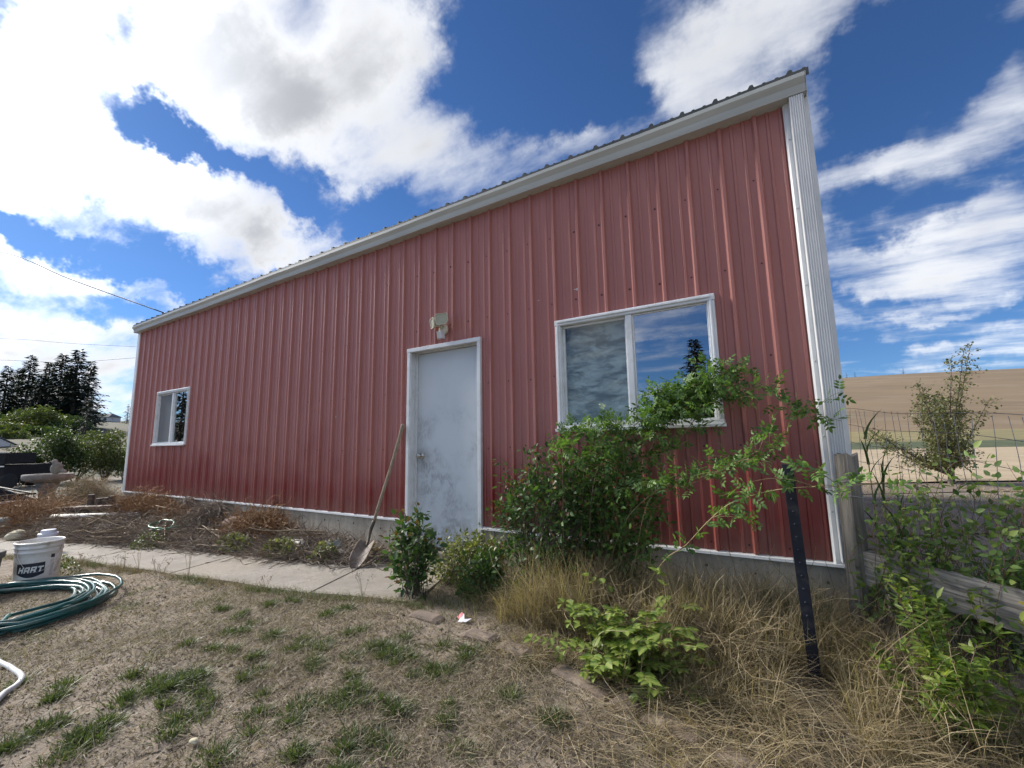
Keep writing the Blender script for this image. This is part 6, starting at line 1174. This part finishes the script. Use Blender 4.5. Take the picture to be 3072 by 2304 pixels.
for i, (x, y, rx, rz, mt, n, lab) in enumerate(((-18.4, 3.2, 1.4, 1.7, 'bush', 4200, 'dark green dense shrub behind the birdbath'), (-18.2, 4.9, 1.4, 1.5, 'bush2', 4200, 'olive green shrub nearest the building corner'), (-18.6, 2.1, 1.1, 1.0, 'bush', 2600, 'low green shrub behind the utility vehicle'), (-20.5, 4.4, 1.5, 1.45, 'bush', 3200, 'tall green shrub between the dark and the olive shrubs'), (-19.0, 5.9, 1.0, .9, 'bush2', 2600, 'low olive shrub hidden partly by the building corner'))): bush('shrub', lab, (x, y, float(g0(x, y)) - .05), (rx, rx, rz), n, .13, MT[mt], 320 + i, 'shrubs at the edge of the gravel yard', 12)
# far house on the skyline and white shed
hs = thing('farmhouse', 'distant pale house with grey roof on the skyline', 'house', (-127.5, 35.2, 7.6)); HM = Matrix.Translation((-127.5, 35.2, 7.6)) @ Matrix.Rotation(R(28), 4, 'Z')
MB().box(-2.4, 2.4, -1.5, 1.5, 0, 1.3, HM).build('wall', MT['housewall'], hs)
MB().add([HM @ Vector(q) for q in ((-2.7, -1.8, 1.25), (2.7, -1.8, 1.25), (2.7, 1.8, 1.25), (-2.7, 1.8, 1.25), (-1.7, 0, 2.15), (1.7, 0, 2.15))], [(0, 1, 5, 4), (1, 2, 5), (2, 3, 4, 5), (3, 0, 4), (3, 2, 1, 0)]).build('roof', MT['houseroof'], hs)
for x in (-1.5, 0, 1.5): MB().box(x - .35, x + .35, -1.53, -1.5, .35, 1.0, HM).build('window', MT['glass_d'], hs)
sd_ = thing('white_shed', 'white gabled shed behind the utility vehicle', 'shed', (-50.6, 6.4, 0.2)); SM = Matrix.Translation((-50.9, 6.0, -.6)) @ Matrix.Rotation(R(20), 4, 'Z')
MB().prism([(-1.2, 0), (1.2, 0), (1.2, 2.1), (0, 2.75), (-1.2, 2.1)], 'x', -2.5, .9); mbs = MB(); 
mbs.add([SM @ Vector(v) for v in MB().prism([(-1.2, 0), (1.2, 0), (1.2, 2.1), (0, 2.75), (-1.2, 2.1)], 'x', -2.5, .9).V], MB().prism([(-1.2, 0), (1.2, 0), (1.2, 2.1), (0, 2.75), (-1.2, 2.1)], 'x', -2.5, .9).F); mbs.build('wall', MT['housewall'], sd_)
for s in (-1, 1): MB().add([SM @ Vector(q) for q in ((-2.6, 0, 2.86), (1.05, 0, 2.86), (1.05, s * 1.4, 2.1), (-2.6, s * 1.4, 2.1), (-2.6, 0, 2.80), (1.05, 0, 2.80), (1.05, s * 1.4, 2.04), (-2.6, s * 1.4, 2.04))], [(0, 1, 2, 3), (7, 6, 5, 4), (0, 4, 5, 1), (1, 5, 6, 2), (2, 6, 7, 3), (3, 7, 4, 0)]).build('roof', MT['houseroof'], sd_)
# skyline trees on the right hill
for i, (x, y, z, h) in enumerate(((47.3, 318, 35.6, 4.0), (51.5, 320.5, 36.0, 4.0), (76.2, 335.2, 37.8, 4.2))): conifer('conifer', 'tiny dark tree on the brown hill crest, %s' % ('nearest the building', 'second from the building', 'standing apart')[i], (x, y, z), h, 1.6, 240 + i, MT['needle'], 12, 6, 5)
# overhead wires
def wire(label, pts, rad_): tag(MB().tube(spline(pts, 8), rad_, 5).build('power_line', MT['black_plastic'], None, smooth=True), label, 'wire', 'overhead wires')
wire('dark service wire running down to the roof edge', [(-14.9, -1.2, 7.9), (-7.31, -.94, 6.23), (-3.3, -.35, 4.75), (.47, .25, 3.40)], .011)
wire('thin overhead wire crossing the clouds above the conifers', [(-100, -2.6, 17.4), (-79.93, 9.96, 16.41), (-72, 15, 15.6), (-63.96, 19.91, 14.95), (-50, 29, 14.2)], .02)
wire('lower overhead wire sagging across the conifer tops', [(-85, -4.4, 12.4), (-65.05, 8.01, 11.34), (-58.55, 12.03, 10.94), (-51.65, 16.17, 11.33), (-36, 26, 12.5)], .022)

# small tree past the fence
tr = thing('small_tree', 'small open multi-stemmed tree standing past the wire fence', 'tree', (13.85, 10.6, -.33)); r = np.random.default_rng(50); P, D, U, S = [], [], [], []; base = Vector((13.85, 10.6, -.35)); tk = MB(); tk.tube([base, base + Vector((.02, 0, .28))], [.07, .055], 8)
for i in range(24):
    a = r.uniform(0, 6.28); sp_r = r.uniform(.25, 1.35) * (1.3 if i % 3 else .6); hgt = r.uniform(1.3, 2.45) if i % 5 else r.uniform(2.6, 3.25); hgt = hgt * (1.1 - .22 * sp_r)
    t = base + Vector((math.cos(a) * sp_r * .95, math.sin(a) * sp_r * .95, hgt)); path = spline([base + Vector((0, 0, .2)), base + Vector((math.cos(a) * sp_r * .35, math.sin(a) * sp_r * .35, hgt * .45)), t], 12); tk.tube(path, [.024 * (1 - .85 * k / (len(path) - 1)) for k in range(len(path))], 5, False)
    for k in range(5, len(path)):
        for _ in range(4):
            d = Vector(rdir(1, r, .1)[0]); L = r.uniform(.12, .48) * (1.15 - .6 * k / len(path)); e = path[k] + d * L
            if e.z < base.z + .35: continue
            tk.tube([path[k], path[k] + d * L * .5 + Vector((0, 0, .02)), e], [.004, .003, .0015], 3, False)
            for j in range(int(L * 26) + 1): f = r.uniform(.2, 1.05); P.append(tuple(path[k] + d * L * f + Vector(r.normal(size=3)) * .03)); D.append(tuple(Vector(rdir(1, r)[0]) + d * .4)); U.append(tuple(rdir(1, r, 1)[0])); S.append(r.uniform(.035, .07))
tk.build('trunk', MT['bark'], tr); V, F = scatter(DIA_V * np.array([1, 1.3, 1]), DIA_F, P, D, U, np.array(S)); tag(bigob('crown', V, F, MT['tree'], tr), kind='stuff')
# trees across the yard behind the viewpoint (they show in the window panes)
conifer('yard_spruce', 'tall spruce reflected in the big window pane', (5.4, -33.0, -.5), 9.4, 3.0, 260, MT['needle'], 40, 9, 10)
conifer('yard_spruce', 'smaller spruce reflected beside the window mullion', (1.6, -34.0, -.5), 4.8, 1.9, 261, MT['needle'], 28, 8, 8)
for i, (x, y, h) in enumerate(((-26, -10.3, 5.6), (-27.5, -11.6, 6.6), (-25, -12.3, 5.4), (-30, -13, 7.5))): conifer('yard_spruce', 'dark spruce reflected in the small window, %s' % ('at its mullion', 'the tallest top', 'at its jamb', 'farthest back')[i], (x, y, -.7), h, 2.2, 270 + i, MT['needle'], 30, 8, 8, 'spruces across the yard')
